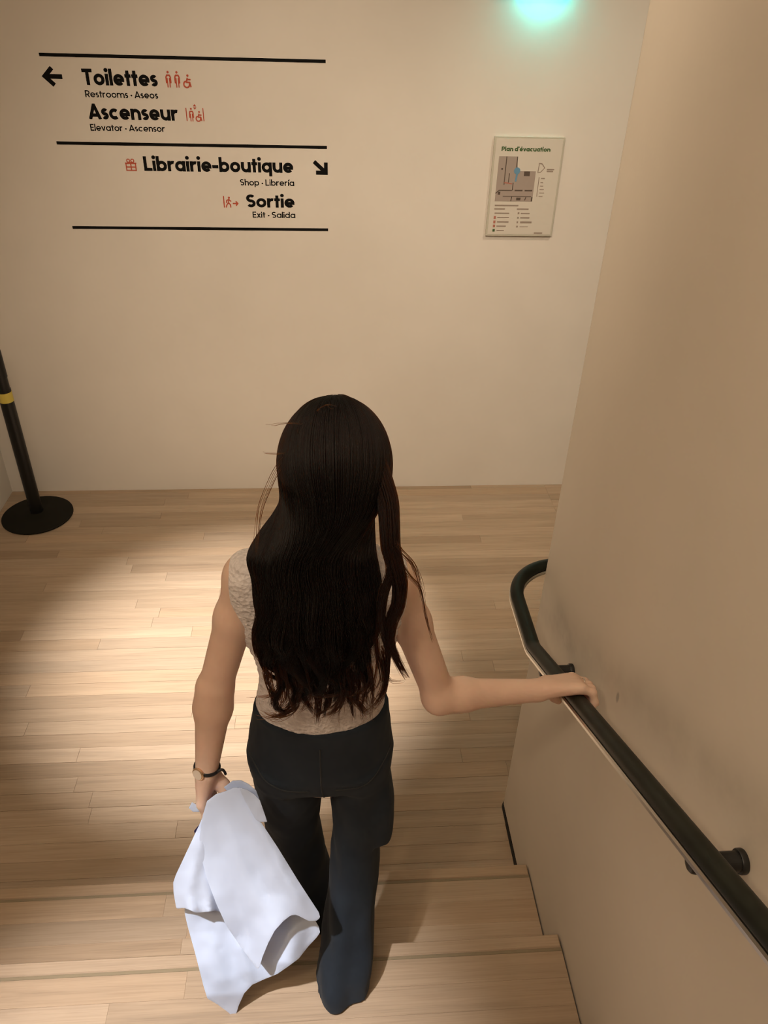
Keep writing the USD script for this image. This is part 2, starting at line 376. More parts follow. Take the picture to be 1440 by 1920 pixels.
YW = D - 0.0002
B, LT = 0.212, 0.155
sign = thing('direction_sign', 'black lettered wall sign pointing to toilets, lift, shop and exit', 'sign', (-0.58, YW, 1.43))
for x0, z in ((-1.1695, 2.1262), (-1.1675, 1.7935), (-1.1695, 1.4372)):
    obj('rule', on_wall(sbox(0, -0.0062, 0.007 - x0, 0.0062), x0, z, YW), BLACK, sign)


def line(*p, w=0.017): return LineString(p).buffer(w / 2, cap_style='flat', join_style='mitre')


obj('arrow', on_wall(unary_union([line((0.004, 0), (0.077, 0)), line((0.040, 0.032), (0.006, 0), (0.040, -0.032))]), -1.1694, 2.0478, YW), BLACK, sign, label='arrow pointing left')
obj('arrow', on_wall(unary_union([line((0, 0.050), (0.054, 0.003)), line((0.053, 0.047), (0.053, 0.0035), (0.008, 0.0035))]), -0.052, 1.6842, YW), BLACK, sign, label='arrow pointing down right')
for t, x0, x1, z, cap, w in (('Toilettes', -1.010, -0.702, 2.019, 0.060, B), ('Ascenseur', -1.011, -0.632, 1.8895, 0.060, B),
                             ('Librairie-boutique', -0.807, -0.146, 1.685, 0.060, B), ('Sortie', -0.366, -0.146, 1.535, 0.056, B)):
    obj('title', on_wall(text_shape(t, cap, w, x1 - x0), x0, z, YW), BLACK, sign)
for t, x0, x1, z, cap in (('Restrooms • Aseos', -1.0105, -0.7075, 1.9732, 0.0262), ('Elevator • Ascensor', -1.0125, -0.695, 1.8445, 0.0262),
                          ('Shop • Librería', -0.388, -0.1443, 1.6295, 0.0265), ('Exit • Salida', -0.3415, -0.1447, 1.489, 0.0265)):
    obj('translation', on_wall(text_shape(t, cap, LT, x1 - x0), x0, z, YW), BLACK, sign)


def lines(*ps, w=0.0054, cap='round'): return unary_union([LineString(p).buffer(w / 2, cap_style=cap) for p in ps])


def man(x, s=1.0):
    """A dot head over an outlined body with two legs."""
    return affinity.translate(affinity.scale(unary_union([Point(0, 0.051).buffer(0.0042), lines([(-0.008, 0.016), (-0.008, 0.034), (-0.005, 0.0405), (0.005, 0.0405), (0.008, 0.034), (0.008, 0.016)]),
            lines([(-0.0042, 0.001), (-0.0042, 0.030)], [(0.0042, 0.001), (0.0042, 0.030)], w=0.004)]), s, s, origin=(0, 0)), x, 0)


def chair(x, s=1.0):
    """A seated figure on a wheel."""
    return affinity.translate(affinity.scale(unary_union([Point(0.006, 0.040).buffer(0.0042), lines([(0.004, 0.031), (0.000, 0.018), (0.012, 0.018), (0.015, 0.004)], [(0.004, 0.027), (0.014, 0.027)]),
            lines(arc(0.0, 0.011, 0.0105, 110, 370))]), s, s, origin=(0, 0)), x, 0)


pic = lambda g, x, z: obj('pictogram', on_wall(g, x, z, YW), RED, sign)
pic(unary_union([man(0, 1.1), man(0.0365, 1.1), chair(0.074, 1.12)]), -0.656, 2.017)
pic(unary_union([lines([(0, 0.001), (0, 0.052)], [(0.072, 0.001), (0.072, 0.052)], w=0.004, cap='flat'), man(0.021, 0.95), chair(0.049, 0.92),
                 Polygon([(0.031, 0.058), (0.045, 0.058), (0.038, 0.067)]), Polygon([(0.031, 0.054), (0.045, 0.054), (0.038, 0.045)])]), -0.596, 1.8885)
pic(unary_union([sbox(0, 0, 0.046, 0.0335).difference(unary_union([sbox(0.0048, 0.0045, 0.0205, 0.0135), sbox(0.0255, 0.0045, 0.0412, 0.0135), sbox(0.0048, 0.0185, 0.0205, 0.0285), sbox(0.0255, 0.0185, 0.0412, 0.0285)])),
                 sbox(-0.002, 0.030, 0.048, 0.0345), lines(arc(0.014, 0.042, 0.0065, 0, 360), arc(0.032, 0.042, 0.0065, 0, 360), [(0.018, 0.037), (0.023, 0.034), (0.028, 0.037)], w=0.004)]), -0.8865, 1.684)
pic(unary_union([lines([(0, 0), (0, 0.050)], w=0.005, cap='flat'), Point(0.024, 0.043).buffer(0.0045),
                 lines([(0.023, 0.036), (0.020, 0.021), (0.012, 0.011), (0.009, 0.002)], [(0.020, 0.021), (0.028, 0.013), (0.029, 0.002)], [(0.023, 0.035), (0.013, 0.031), (0.012, 0.022)], [(0.023, 0.035), (0.031, 0.028)], w=0.0052),
                 lines([(0.042, 0.018), (0.060, 0.018)], [(0.055, 0.026), (0.063, 0.018), (0.055, 0.010)], w=0.0055)]), -0.468, 1.5325)

# ------------------------------------------------------------------ evacuation plan
PLANW = plain('plan_paper', (0.64, 0.60, 0.535), 0.45); GREY = plain('plan_grey', (0.36, 0.30, 0.265), 0.5); DGREY = plain('plan_dark', (0.10, 0.075, 0.06), 0.5)
GREEN = plain('plan_green', (0.055, 0.115, 0.04), 0.5); BLUE = plain('plan_blue', (0.13, 0.29, 0.44), 0.5); PRED = plain('plan_red', (0.42, 0.16, 0.12), 0.5); PMID = plain('plan_text_grey', (0.30, 0.24, 0.20), 0.5)
ACRYL = plain('plan_acrylic', (0.52, 0.50, 0.42), 0.2, specular_ior_level=0.5)
plan = thing('evacuation_plan', 'white framed evacuation plan with green title and grey floor map', 'notice', (0.918, D - 0.004, 1.43))
obj('backing', bx(0.757, 1.078, D - 0.014, D - 0.0005, 1.421, 1.852), ACRYL, plan)
obj('sheet', bx(0.765, 1.070, D - 0.0152, D - 0.0142, 1.428, 1.845), PLANW, plan)
YP = D - 0.0153
obj('title', on_wall(text_shape("Plan d'évacuation", 0.0185, 0.22, 0.224), 0.7925, 1.7935, YP), GREEN, plan)
obj('floor_map', on_wall(Polygon([(0.7845, 1.7714), (0.8698, 1.7714), (0.8774, 1.71), (0.9618, 1.71), (0.9618, 1.578), (0.7845, 1.578)]), 0, 0, YP), GREY, plan)
w_ = lambda *p, w=0.004: LineString(p).buffer(w / 2, cap_style='flat')
obj('map_walls', on_wall(unary_union([w_((0.82, 1.771), (0.82, 1.65)), w_((0.8698, 1.771), (0.8698, 1.70)), w_((0.7845, 1.612), (0.80, 1.626), (0.86, 1.626)), w_((0.873, 1.626), (0.91, 1.626), w=0.006), w_((0.92, 1.626), (0.956, 1.626), w=0.006),
    sbox(0.908, 1.689, 0.935, 1.709), w_((0.82, 1.60), (0.955, 1.60), w=0.003), sbox(0.795, 1.607, 0.807, 1.62), w_((0.86, 1.578), (0.863, 1.60)), sbox(0.885, 1.583, 0.905, 1.595), w_((0.925, 1.583), (0.93, 1.597)), w_((0.862, 1.66), (0.862, 1.626)),
    sbox(0.955, 1.579, 0.9615, 1.597), w_((0.84, 1.70), (0.84, 1.66)), sbox(0.80, 1.715, 0.808, 1.722)]), 0, 0, YP - 0.0003), DGREY, plan, kind='stuff')
obj('route_line', on_wall(unary_union([w_((0.82, 1.66), (0.858, 1.655), w=0.005)]), 0, 0, YP - 0.0006), PRED, plan)
obj('location_dot', on_wall(unary_union([Point(0.8745, 1.711).buffer(0.0145), w_((0.876, 1.70), (0.872, 1.665), w=0.008)]), 0, 0, YP - 0.0007), BLUE, plan)
obj('site_outline', on_wall(Polygon([(0.972, 1.746), (0.988, 1.744), (1.003, 1.725), (0.985, 1.705), (0.970, 1.703)]).difference(Polygon([(0.9755, 1.742), (0.986, 1.740), (0.999, 1.725), (0.984, 1.709), (0.9735, 1.7065)])), 0, 0, YP), PMID, plan)
bars = lambda L: unary_union([sbox(x, z, x + w, z + h) for x, z, w, h in L])
obj('small_print', on_wall(bars([(1.012, 1.716, 0.034, 0.005), (1.012, 1.708, 0.030, 0.005), (0.979, 1.60, 0.003, 0.085), (0.990, 1.678, 0.018, 0.004), (0.990, 1.66, 0.012, 0.003), (0.990, 1.645, 0.015, 0.003), (0.990, 1.63, 0.02, 0.003), (0.990, 1.615, 0.024, 0.003), (0.99, 1.6, 0.018, 0.003),
    (0.787, 1.556, 0.112, 0.006), (0.787, 1.541, 0.050, 0.0055), (0.894, 1.541, 0.056, 0.0055), (0.790, 1.522, 0.07, 0.005), (0.805, 1.503, 0.056, 0.004), (0.805, 1.482, 0.056, 0.0055), (0.805, 1.463, 0.045, 0.005), (0.808, 1.444, 0.035, 0.004),
    (0.915, 1.522, 0.042, 0.005), (0.915, 1.502, 0.044, 0.0055), (0.917, 1.480, 0.055, 0.008), (0.917, 1.462, 0.04, 0.003), (0.90, 1.521, 0.008, 0.008), (0.90, 1.501, 0.008, 0.007), (0.90, 1.480, 0.007, 0.008), (0.90, 1.46, 0.008, 0.008), (0.99, 1.432, 0.04, 0.006)]), 0, 0, YP), PMID, plan, kind='stuff')
obj('legend_symbol', on_wall(bars([(0.788, 1.498, 0.010, 0.013), (0.788, 1.478, 0.010, 0.013), (0.788, 1.460, 0.010, 0.012)]), 0, 0, YP), PRED, plan, label='red legend squares')
obj('legend_symbol', on_wall(sbox(0.788, 1.440, 0.799, 1.452), 0, 0, YP), GREEN, plan, label='green legend square')

# ------------------------------------------------------------------ emergency exit light, fixed to the wall just above the plan
EXG = mat('exit_glow', {'e': ('emission', {'color': (0.045, 0.95, 0.88), 'strength': 75.0})}, surface='e.emission')
EXF = mat('exit_face_glow', {'e': ('emission', {'color': (0.05, 0.8, 0.4), 'strength': 3.0})}, surface='e.emission')
EXB = plain('exit_housing', (0.7, 0.7, 0.68), 0.4); EXW = mat('exit_white', {'e': ('emission', {'color': (0.9, 1.0, 0.95), 'strength': 3.0})}, surface='e.emission')
ex = thing('exit_light', 'glowing green emergency exit light on the wall above the evacuation plan', 'exit light', (0.905, D, 2.43))
obj('housing', bx(0.755, 1.055, D - 0.075, D - 0.0005, 2.43, 2.60, 0.006), EXB, ex)
obj('lens', bx(0.845, 0.965, D - 0.050, D - 0.012, 2.4225, 2.4298), EXG, ex)
obj('face_panel', bx(0.767, 1.043, D - 0.0775, D - 0.0752, 2.442, 2.588), EXF, ex)
obj('running_figure', on_wall(affinity.scale(unary_union([Point(0.024, 0.043).buffer(0.0045), lines([(0.023, 0.036), (0.020, 0.021), (0.012, 0.011), (0.003, 0.010)], [(0.020, 0.021), (0.028, 0.013), (0.026, 0.002)], [(0.023, 0.035), (0.013, 0.031), (0.010, 0.022)], [(0.023, 0.035), (0.033, 0.028)], w=0.0058)]), 2.2, 2.2, origin=(0, 0)), 0.85, 2.46, D - 0.0777), EXW, ex)

# ------------------------------------------------------------------ barrier post
POST = plain('post_black', (0.006, 0.006, 0.006), 0.38, specular_ior_level=0.35); POSTB = plain('post_base', (0.010, 0.009, 0.006), 0.7, specular_ior_level=0.15); YEL = plain('post_yellow', (0.62, 0.50, 0.09), 0.5)
pc = np.array([-1.566, 3.537, 0.0])
post = thing('barrier_post', 'black retractable belt barrier post with yellow band beside the left wall', 'barrier post', pc)
obj('base', lathe([(0, 0.0008), (0.176, 0.0008), (0.180, 0.004), (0.180, 0.009), (0.172, 0.013), (0.10, 0.019), (0.055, 0.026), (0.036, 0.032), (0, 0.032)], pc, 72), POSTB, post, 40)
obj('pole', lathe([(0, 0.030), (0.0335, 0.030), (0.0335, 0.036), (0.0325, 0.040), (0.0325, 0.678), (0, 0.678)], pc), POST, post, 40)
obj('yellow_band', lathe([(0, 0.678), (0.0332, 0.678), (0.0332, 0.728), (0, 0.728)], pc), YEL, post, 40, label='yellow band around the post')
hd = lathe([(0, 0.728), (0.0325, 0.728), (0.0325, 0.742), (0.030, 0.746), (0.030, 0.80), (0.0325, 0.804), (0.0325, 0.93), (0.030, 0.95), (0, 0.955)], pc)
obj('belt_head', hd, POST, post, 40)
obj('belt_clip', bx(pc[0] - 0.055, pc[0] - 0.031, pc[1] - 0.012, pc[1] + 0.012, 0.82, 0.89, 0.003), POST, post)

# ------------------------------------------------------------------ handrail
RX, S0 = WX - 0.080, 0.488
rz = lambda yy: 1.006 + (1.42 - yy) * S0
yk = 1.42                                                              # where the rail levels out
pts = [(RX, yy, rz(yy)) for yy in np.linspace(-1.3, yk - 0.02, 60)]
zl = rz(yk) - 0.001
pts += [(RX, yk - 0.006, zl + 0.004), (RX, yk + 0.012, zl), (RX, 1.50, zl), (RX, 1.56, zl)]
RC = 0.15; yc = CY + 0.08 - RC
pts += [(RX + RC - RC * math.cos(a), yc + RC * math.sin(a), zl) for a in np.linspace(0.0, math.pi / 2, 18)]
pts += [(x, CY + 0.08, zl) for x in (0.72, 0.85, 1.0, 1.2, 1.4)]
pts = np.array(pts)
pts = np.vstack([pts[[0]], pts[1:][np.linalg.norm(np.diff(pts, axis=0), axis=1) > 1e-4]])
rail = thing('handrail', 'dark handrail sloping down the right wall and bending round its corner', 'handrail', (RX, 0.5, 0.6))
ang = np.radians(np.arange(0, 360, 18))
grip = [(0.0185 * math.cos(a), 0.0165 * math.sin(a) if math.sin(a) > 0 else 0.012 * math.sin(a)) for a in ang]
obj('grip', sweep(pts, grip), RAILM, rail, 50)
obj('steel_strip', sweep(pts, [(-0.0180, -0.0190), (0.0180, -0.0190), (0.0195, -0.0175), (0.0195, -0.0115), (0.0165, -0.0085), (-0.0165, -0.0085), (-0.0195, -0.0115), (-0.0195, -0.0175)]), STEEL, rail, 40, label='bare steel strip under the dark grip')


def bracket(at, nrm, wd):
    """A stout round arm from the wall to just past the rail's underside, with a collar at the wall."""
    at, nrm = np.array(at), np.array(nrm, float); w = at - nrm * wd - (0, 0, 0.043)
    Rm = trimesh.geometry.align_vectors((0, 0, 1), nrm)
    arm_ = trimesh.creation.revolve(np.array([(0, 0.002), (0.0150, 0.002), (0.0150, wd - 0.004), (0.0135, wd + 0.001), (0.010, wd + 0.004), (0, wd + 0.005)]), sections=32)
    arm_.apply_transform(Rm); arm_.apply_translation(w)
    ros = trimesh.creation.revolve(np.array([(0, 0), (0.0175, 0), (0.0185, 0.002), (0.0185, 0.008), (0.0175, 0.010), (0, 0.010)]), sections=36)
    ros.apply_transform(Rm); ros.apply_translation(w)
    pin = trimesh.creation.cylinder(0.006, 0.03, sections=16); pin.apply_translation(at - (0, 0, 0.026))
    b = obj('bracket', arm_, DARKMETAL, rail, 40); obj('collar', ros, DARKMETAL, b, 40); obj('pin', pin, DARKMETAL, b, 40)


for yy in (1.335, 0.612, -0.11, -0.83):
    bracket((RX, yy, rz(yy)), (-1, 0, 0), WX - RX)
bracket((1.15, CY + 0.08, zl), (0, 1, 0), 0.08)
# ------------------------------------------------------------------ implicit shapes and their surfaces
class Field:
    """A grid of signed distances (negative inside) joined smoothly; surface() turns it into a mesh."""
    def __init__(s, lo, hi, h):
        s.lo, s.h = np.array(lo, float), h
        s.ax = [np.arange(lo[k], hi[k] + h, h).astype(np.float32) for k in range(3)]
        s.g = np.full([len(a) for a in s.ax], 1.0, np.float32)

    def part(s, lo, hi):
        ix = [slice(max(0, int((lo[k] - s.lo[k]) / s.h) - 1), max(0, int((hi[k] - s.lo[k]) / s.h) + 2)) for k in range(3)]
        return ix, np.meshgrid(*[s.ax[k][ix[k]] for k in range(3)], indexing='ij', sparse=True)

    def add(s, ix, d, k=0.02, cut=False):
        a = s.g[tuple(ix)]
        if cut: s.g[tuple(ix)] = np.maximum(a, -d); return
        hh = np.clip(0.5 + 0.5 * (a - d) / k, 0, 1)
        s.g[tuple(ix)] = a * (1 - hh) + d * hh - k * hh * (1 - hh)

    def cone(s, p, q, r0, r1, k=0.02, flat=None):
        """A limb from p to q whose radius goes from r0 to r1; flat=(axis, factor) squashes it along an axis."""
        p, q = np.array(p, np.float32), np.array(q, np.float32); m = max(r0, r1) * 1.5 + 2 * k + 0.01
        ix, X = s.part(np.minimum(p, q) - m, np.maximum(p, q) + m)
        d = q - p; L = float(d @ d) + 1e-9
        t = np.clip(sum((X[i] - p[i]) * d[i] for i in range(3)) / L, 0, 1)
        e = [X[i] - p[i] - t * d[i] for i in range(3)]
        n2 = sum(c * c for c in e)
        if flat is not None:
            w = np.array(flat[0], np.float32); w /= np.linalg.norm(w)
            pr = sum(e[i] * w[i] for i in range(3)); n2 = n2 + pr * pr * (flat[1] ** 2 - 1)
        s.add(ix, np.sqrt(n2) - (r0 + (r1 - r0) * t), k)

    def ell(s, c, r, k=0.02, cut=False, tilt=0.0):
        c, r = np.array(c, np.float32), np.array(r, np.float32); m = r.max() + 2 * k + 0.01
        ix, X = s.part(c - m, c + m)
        x, y, z = X[0] - c[0], X[1] - c[1], X[2] - c[2]
        if tilt: y, z = y * math.cos(tilt) + z * math.sin(tilt), -y * math.sin(tilt) + z * math.cos(tilt)
        q = np.sqrt((x / r[0]) ** 2 + (y / r[1]) ** 2 + (z / r[2]) ** 2)
        s.add(ix, (q - 1) * r.min(), k, cut)

    def loft(s, rows, k=0.02, grow=0.0, power=2.0, folds=None):
        """Stacked ellipses, rows of (z, cx, cy, a, b)."""
        rows = np.array(sorted(rows)); I = PchipInterpolator(rows[:, 0], rows[:, 1:])
        z0, z1 = rows[0, 0], rows[-1, 0]
        m = rows[:, 3:].max() + grow + 2 * k + 0.02
        lo = [rows[:, 1].min() - m, rows[:, 2].min() - m, z0 - 2 * k - 0.01]; hi = [rows[:, 1].max() + m, rows[:, 2].max() + m, z1 + 2 * k + 0.01]
        ix, X = s.part(lo, hi)
        V = I(np.clip(X[2].ravel(), z0, z1)); cx, cy, a, b = [V[:, i].reshape(1, 1, -1).astype(np.float32) for i in range(4)]
        a, b = a + grow, b + grow
        x, y = X[0] - cx, X[1] - cy
        if power == 2: q = np.sqrt((x / a) ** 2 + (y / b) ** 2)
        else: q = (np.abs(x / a) ** power + np.abs(y / b) ** power) ** (1 / power)
        d = (q - 1) * np.minimum(a, b)
        if folds is not None: d = d + folds(np.arctan2(y / b, x / a), X[2], x, y)
        d = np.maximum(d, np.maximum(X[2] - z1, z0 - X[2]))
        s.add(ix, d.astype(np.float32), k)

    def surface(s, smooth=6, lam=0.5):
        g, h = s.g, s.h; sg = g < 0
        nx, ny, nz = g.shape
        cnt = np.zeros((nx - 1, ny - 1, nz - 1), np.int8)
        for a, b, c in np.ndindex(2, 2, 2): cnt += sg[a:nx - 1 + a, b:ny - 1 + b, c:nz - 1 + c]
        cells = np.argwhere((cnt > 0) & (cnt < 8)); idx = -np.ones(cnt.shape, np.int32); idx[tuple(cells.T)] = np.arange(len(cells))
        acc = np.zeros((len(cells), 3)); num = np.zeros(len(cells))
        i, j, k = cells.T
        for ax in range(3):
            o = [q for q in range(3) if q != ax]
            for u, v in np.ndindex(2, 2):
                d0 = np.zeros(3, int); d0[o[0]], d0[o[1]] = u, v; d1 = d0.copy(); d1[ax] = 1
                A, B_ = g[i + d0[0], j + d0[1], k + d0[2]], g[i + d1[0], j + d1[1], k + d1[2]]
                ok = (A < 0) != (B_ < 0); t = np.where(ok, A / np.where(ok, A - B_, 1), 0)
                p = np.tile(d0.astype(float), (len(cells), 1)); p[:, ax] += t
                acc[ok] += p[ok]; num[ok] += 1
        V = (cells + acc / num[:, None]) * h + s.lo
        F = []
        for ax in range(3):
            b, c = (ax + 1) % 3, (ax + 2) % 3
            sl0 = [slice(None)] * 3; sl1 = [slice(None)] * 3; sl0[ax] = slice(0, -1); sl1[ax] = slice(1, None)
            A, B_ = sg[tuple(sl0)], sg[tuple(sl1)]
            e = np.argwhere(A != B_); e = e[(e[:, b] > 0) & (e[:, c] > 0) & (e[:, b] < g.shape[b] - 1) & (e[:, c] < g.shape[c] - 1)]
            inside = A[tuple(e.T)]
            q = []
            for db, dc in ((1, 1), (0, 1), (0, 0), (1, 0)):
                w = e.copy(); w[:, b] -= db; w[:, c] -= dc; q.append(idx[tuple(w.T)])
            q = np.stack(q, 1); q[~inside] = q[~inside][:, ::-1]
            F.append(q)
        Q = np.vstack(F); Q = Q[(Q >= 0).all(1)]
        m = trimesh.Trimesh(V, np.vstack([Q[:, [0, 1, 2]], Q[:, [0, 2, 3]]]), process=False)
        e = m.edges_unique; W = coo_matrix((np.ones(2 * len(e)), (np.r_[e[:, 0], e[:, 1]], np.r_[e[:, 1], e[:, 0]])), shape=(len(V), len(V))).tocsr()
        deg = np.maximum(np.asarray(W.sum(1)), 1)
        for _ in range(smooth):
            for w in (lam, -lam - 0.02): V = V + w * (W @ V / deg - V)
        m.vertices = V
        return m


V3 = lambda *a: np.array(a, float)
unit = lambda v: np.asarray(v, float) / np.linalg.norm(v)

# ------------------------------------------------------------------ the person: body
SKIN = mat('skin', {'g': ('geometry', {}), 'n': ('noise_texture', {'scale': 14, 'detail': 4}), 'r': ('rgb_ramp', {'ramp': [(0.3, (0.66, 0.445, 0.345)), (0.7, (0.74, 0.52, 0.415))]}),
                    'p': ('principled_bsdf', {'roughness': 0.48, 'subsurface_weight': 0.12, 'subsurface_scale': 0.006, 'specular_ior_level': 0.35})}, [('g.position', 'n.vector'), ('n.fac', 'r.fac'), ('r.color', 'p.base_color')])
TORSO = [(0.90, -0.03, 1.165, 0.135, 0.090), (0.98, -0.031, 1.160, 0.146, 0.100), (1.06, -0.028, 1.158, 0.138, 0.090), (1.14, -0.027, 1.155, 0.128, 0.082), (1.22, -0.025, 1.150, 0.121, 0.080),
         (1.30, -0.023, 1.146, 0.125, 0.086), (1.38, -0.020, 1.142, 0.134, 0.090), (1.44, -0.018, 1.140, 0.136, 0.084), (1.49, -0.016, 1.141, 0.122, 0.066), (1.53, -0.012, 1.144, 0.082, 0.052), (1.555, -0.008, 1.147, 0.050, 0.045)]
SHL, ELL, WRL = V3(-0.158, 1.135, 1.487), V3(-0.236, 1.100, 1.232), V3(-0.268, 1.062, 1.030)
SHR, ELR, WRR = V3(0.118, 1.138, 1.470), V3(0.216, 1.092, 1.198), V3(0.432, 1.122, 1.172)
RE = unit((0, -1, S0))                                                 # along the rail, uphill
HC = V3(0.008, 1.165, 1.700)                                           # middle of the head
body = Field((-0.36, 0.80, 0.15), (0.64, 1.45, 1.83), 0.0045)
body.loft(TORSO, 0.02)
body.cone((-0.158, 1.135, 1.487), (-0.03, 1.145, 1.510), 0.039, 0.038, 0.025); body.cone((0.118, 1.138, 1.470), (0.01, 1.145, 1.503), 0.039, 0.038, 0.025)
body.cone((-0.006, 1.148, 1.52), HC - (0, 0.01, 0.08), 0.050, 0.047, 0.03)
# head: skull, jaw, brow, nose, lips, chin, ears
body.ell(HC + (0, -0.008, 0.018), (0.071, 0.092, 0.090), 0.02); body.ell(HC + (0, 0.028, -0.045), (0.056, 0.060, 0.070), 0.03)
body.ell(HC + (0, 0.062, -0.092), (0.022, 0.020, 0.018), 0.02); body.cone(HC + (0, 0.092, -0.005), HC + (0, 0.106, -0.036), 0.007, 0.011, 0.014)
for sx in (-1, 1):
    body.ell(HC + (sx * 0.031, 0.092, 0.000), (0.015, 0.014, 0.010), 0.010, cut=True)
    body.ell(HC + (sx * 0.010, 0.098, -0.040), (0.008, 0.010, 0.007), 0.006); body.cone(HC + (sx * 0.014, 0.088, 0.016), HC + (sx * 0.044, 0.076, 0.014), 0.007, 0.006, 0.012)
    body.ell(HC + (sx * 0.072, -0.004, -0.016), (0.008, 0.018, 0.031), 0.008); body.ell(HC + (sx * 0.034, 0.066, -0.034), (0.02, 0.02, 0.02), 0.02)
body.cone(HC + (-0.016, 0.086, -0.064), HC + (0.016, 0.086, -0.064), 0.0055, 0.0055, 0.006); body.cone(HC + (-0.013, 0.085, -0.074), HC + (0.013, 0.085, -0.074), 0.006, 0.006, 0.006)
# arms
def arm(S, E, W, fore):
    mid = S + (E - S) * 0.35
    body.cone(S, mid, 0.039, 0.037, 0.025); body.cone(mid, E, 0.037, 0.033, 0.02)
    back = unit(np.cross(E - S, (1, 0, 0))); body.ell(E + (0, -0.004, 0), (0.029, 0.029, 0.032), 0.015)
    f = E + (W - E) * 0.22
    body.cone(E, f, 0.0335, fore, 0.02); body.cone(f, W, fore, 0.0235, 0.02)
arm(SHL, ELL, WRL, 0.0365); arm(SHR, ELR, WRR, 0.033)


def finger(pts, r0, r1, k=0.006):
    pts = [np.asarray(p, float) for p in pts]; n = len(pts) - 1
    for i in range(n):
        body.cone(pts[i], pts[i + 1], r0 + (r1 - r0) * i / n, r0 + (r1 - r0) * (i + 1) / n, k)


# left hand, hanging and closed on the bag
d, w, n = unit((-0.10, -0.10, -1)), unit((0.25, 1, -0.1)), unit((1, -0.2, -0.05))
WL = WRL
body.cone(WRL, WL + d * 0.03, 0.0235, 0.025, 0.012, flat=(n, 1.25))
for s, q in ((0.026, 0.082), (0.009, 0.086), (-0.009, 0.083), (-0.025, 0.076)):
    K = WL + d * q + w * s
    body.cone(WL + d * 0.012 + w * s * 0.5, K, 0.016, 0.0125, 0.012)
    P1 = K + d * 0.036 + n * 0.010; P2 = P1 + d * 0.016 + n * 0.018; P3 = P2 + n * 0.018 - d * 0.004
    finger([K, P1, P2, P3], 0.0098, 0.0075)
T0 = WL + d * 0.026 + w * 0.012 + n * 0.012
finger([T0, T0 + n * 0.022 + d * 0.020 - w * 0.006, T0 + n * 0.036 + d * 0.040 - w * 0.020, T0 + n * 0.040 + d * 0.060 - w * 0.032], 0.0150, 0.0085, 0.012)
# right hand, laid over the rail
RZ = lambda yy: rz(yy)
hy = 1.118
HCN = V3(RX, hy, rz(hy)) + unit(np.cross((1, 0, 0), -RE)) * 0.0           # rail axis under the hand
UPN = unit(np.cross(RE, (1, 0, 0))); UPN = UPN if UPN[2] > 0 else -UPN     # square to the rail, upward
top = HCN + UPN * 0.030
body.cone(WRR, HCN + V3(-0.060, 0, 0) + UPN * 0.024, 0.0235, 0.0225, 0.012, flat=(UPN, 1.15))
for s, L in ((0.031, 0.80), (0.0105, 0.95), (-0.0105, 1.0), (-0.031, 0.93)):  # little finger uphill, index downhill
    K = top + RE * s + V3(0.004, 0, 0)
    body.cone(HCN + V3(-0.058, 0, 0) + RE * s * 0.55 + UPN * 0.024, K, 0.0165, 0.0125, 0.012)
    P1 = K + V3(0.030 * L, 0, 0) - UPN * 0.010; P2 = P1 + V3(0.006, 0, 0) - UPN * 0.027 * L; P3 = P2 - V3(0.012, 0, 0) - UPN * 0.018 * L
    finger([K, P1, P2, P3], 0.0100, 0.0078)
RING = (top - RE * 0.0105 + V3(0.020, 0, 0) - UPN * 0.005)
T0 = HCN + V3(-0.050, 0, 0) - RE * 0.022 + UPN * 0.016
finger([T0, T0 + V3(0.014, 0, 0) - RE * 0.020 - UPN * 0.014, T0 + V3(0.022, 0, 0) - RE * 0.034 - UPN * 0.036, T0 + V3(0.034, 0, 0) - RE * 0.040 - UPN * 0.050], 0.0145, 0.0085, 0.012)
# legs and feet
LEGR = [V3(0.045, 1.155, 0.93), V3(0.048, 1.135, 0.66), V3(0.012, 0.985, 0.40)]
LEGL = [V3(-0.105, 1.165, 0.93), V3(-0.100, 1.215, 0.58), V3(-0.062, 1.215, 0.235)]
for (a, b, c), toe in ((LEGR, V3(0.012, 1.09, 0.336)), (LEGL, V3(-0.06, 1.33, 0.178))):
    body.cone(a, b, 0.070, 0.046, 0.03); body.cone(b, b + (c - b) * 0.3, 0.046, 0.045, 0.02); body.cone(b + (c - b) * 0.3, c, 0.045, 0.030, 0.02)
    body.cone(c - (0, 0.01, 0.03), c + (toe - c) * 0.6 , 0.030, 0.026, 0.02); body.cone(c + (toe - c) * 0.6, toe + (0, 0, 0.003), 0.026, 0.016, 0.02)
bm = body.surface(5)
who = thing('person', 'person seen from behind with long dark hair, sleeveless top and wide black trousers, descending', 'person', (0.0, 1.03, 0.316))
obj('body', bm, SKIN, who, True)
EYEW = plain('eye_white', (0.75, 0.72, 0.68), 0.2); IRIS = plain('eye_iris', (0.05, 0.025, 0.012), 0.2)
for sx in (-1, 1):
    e = trimesh.creation.icosphere(3, 0.0115); e.apply_translation(HC + (sx * 0.031, 0.076, 0.000)); eo = obj('eye', e, EYEW, who, True)
    e = trimesh.creation.icosphere(3, 0.0062); e.apply_scale((1, 0.5, 1)); e.apply_translation(HC + (sx * 0.031, 0.0860, 0.000)); obj('iris', e, IRIS, eo, True)

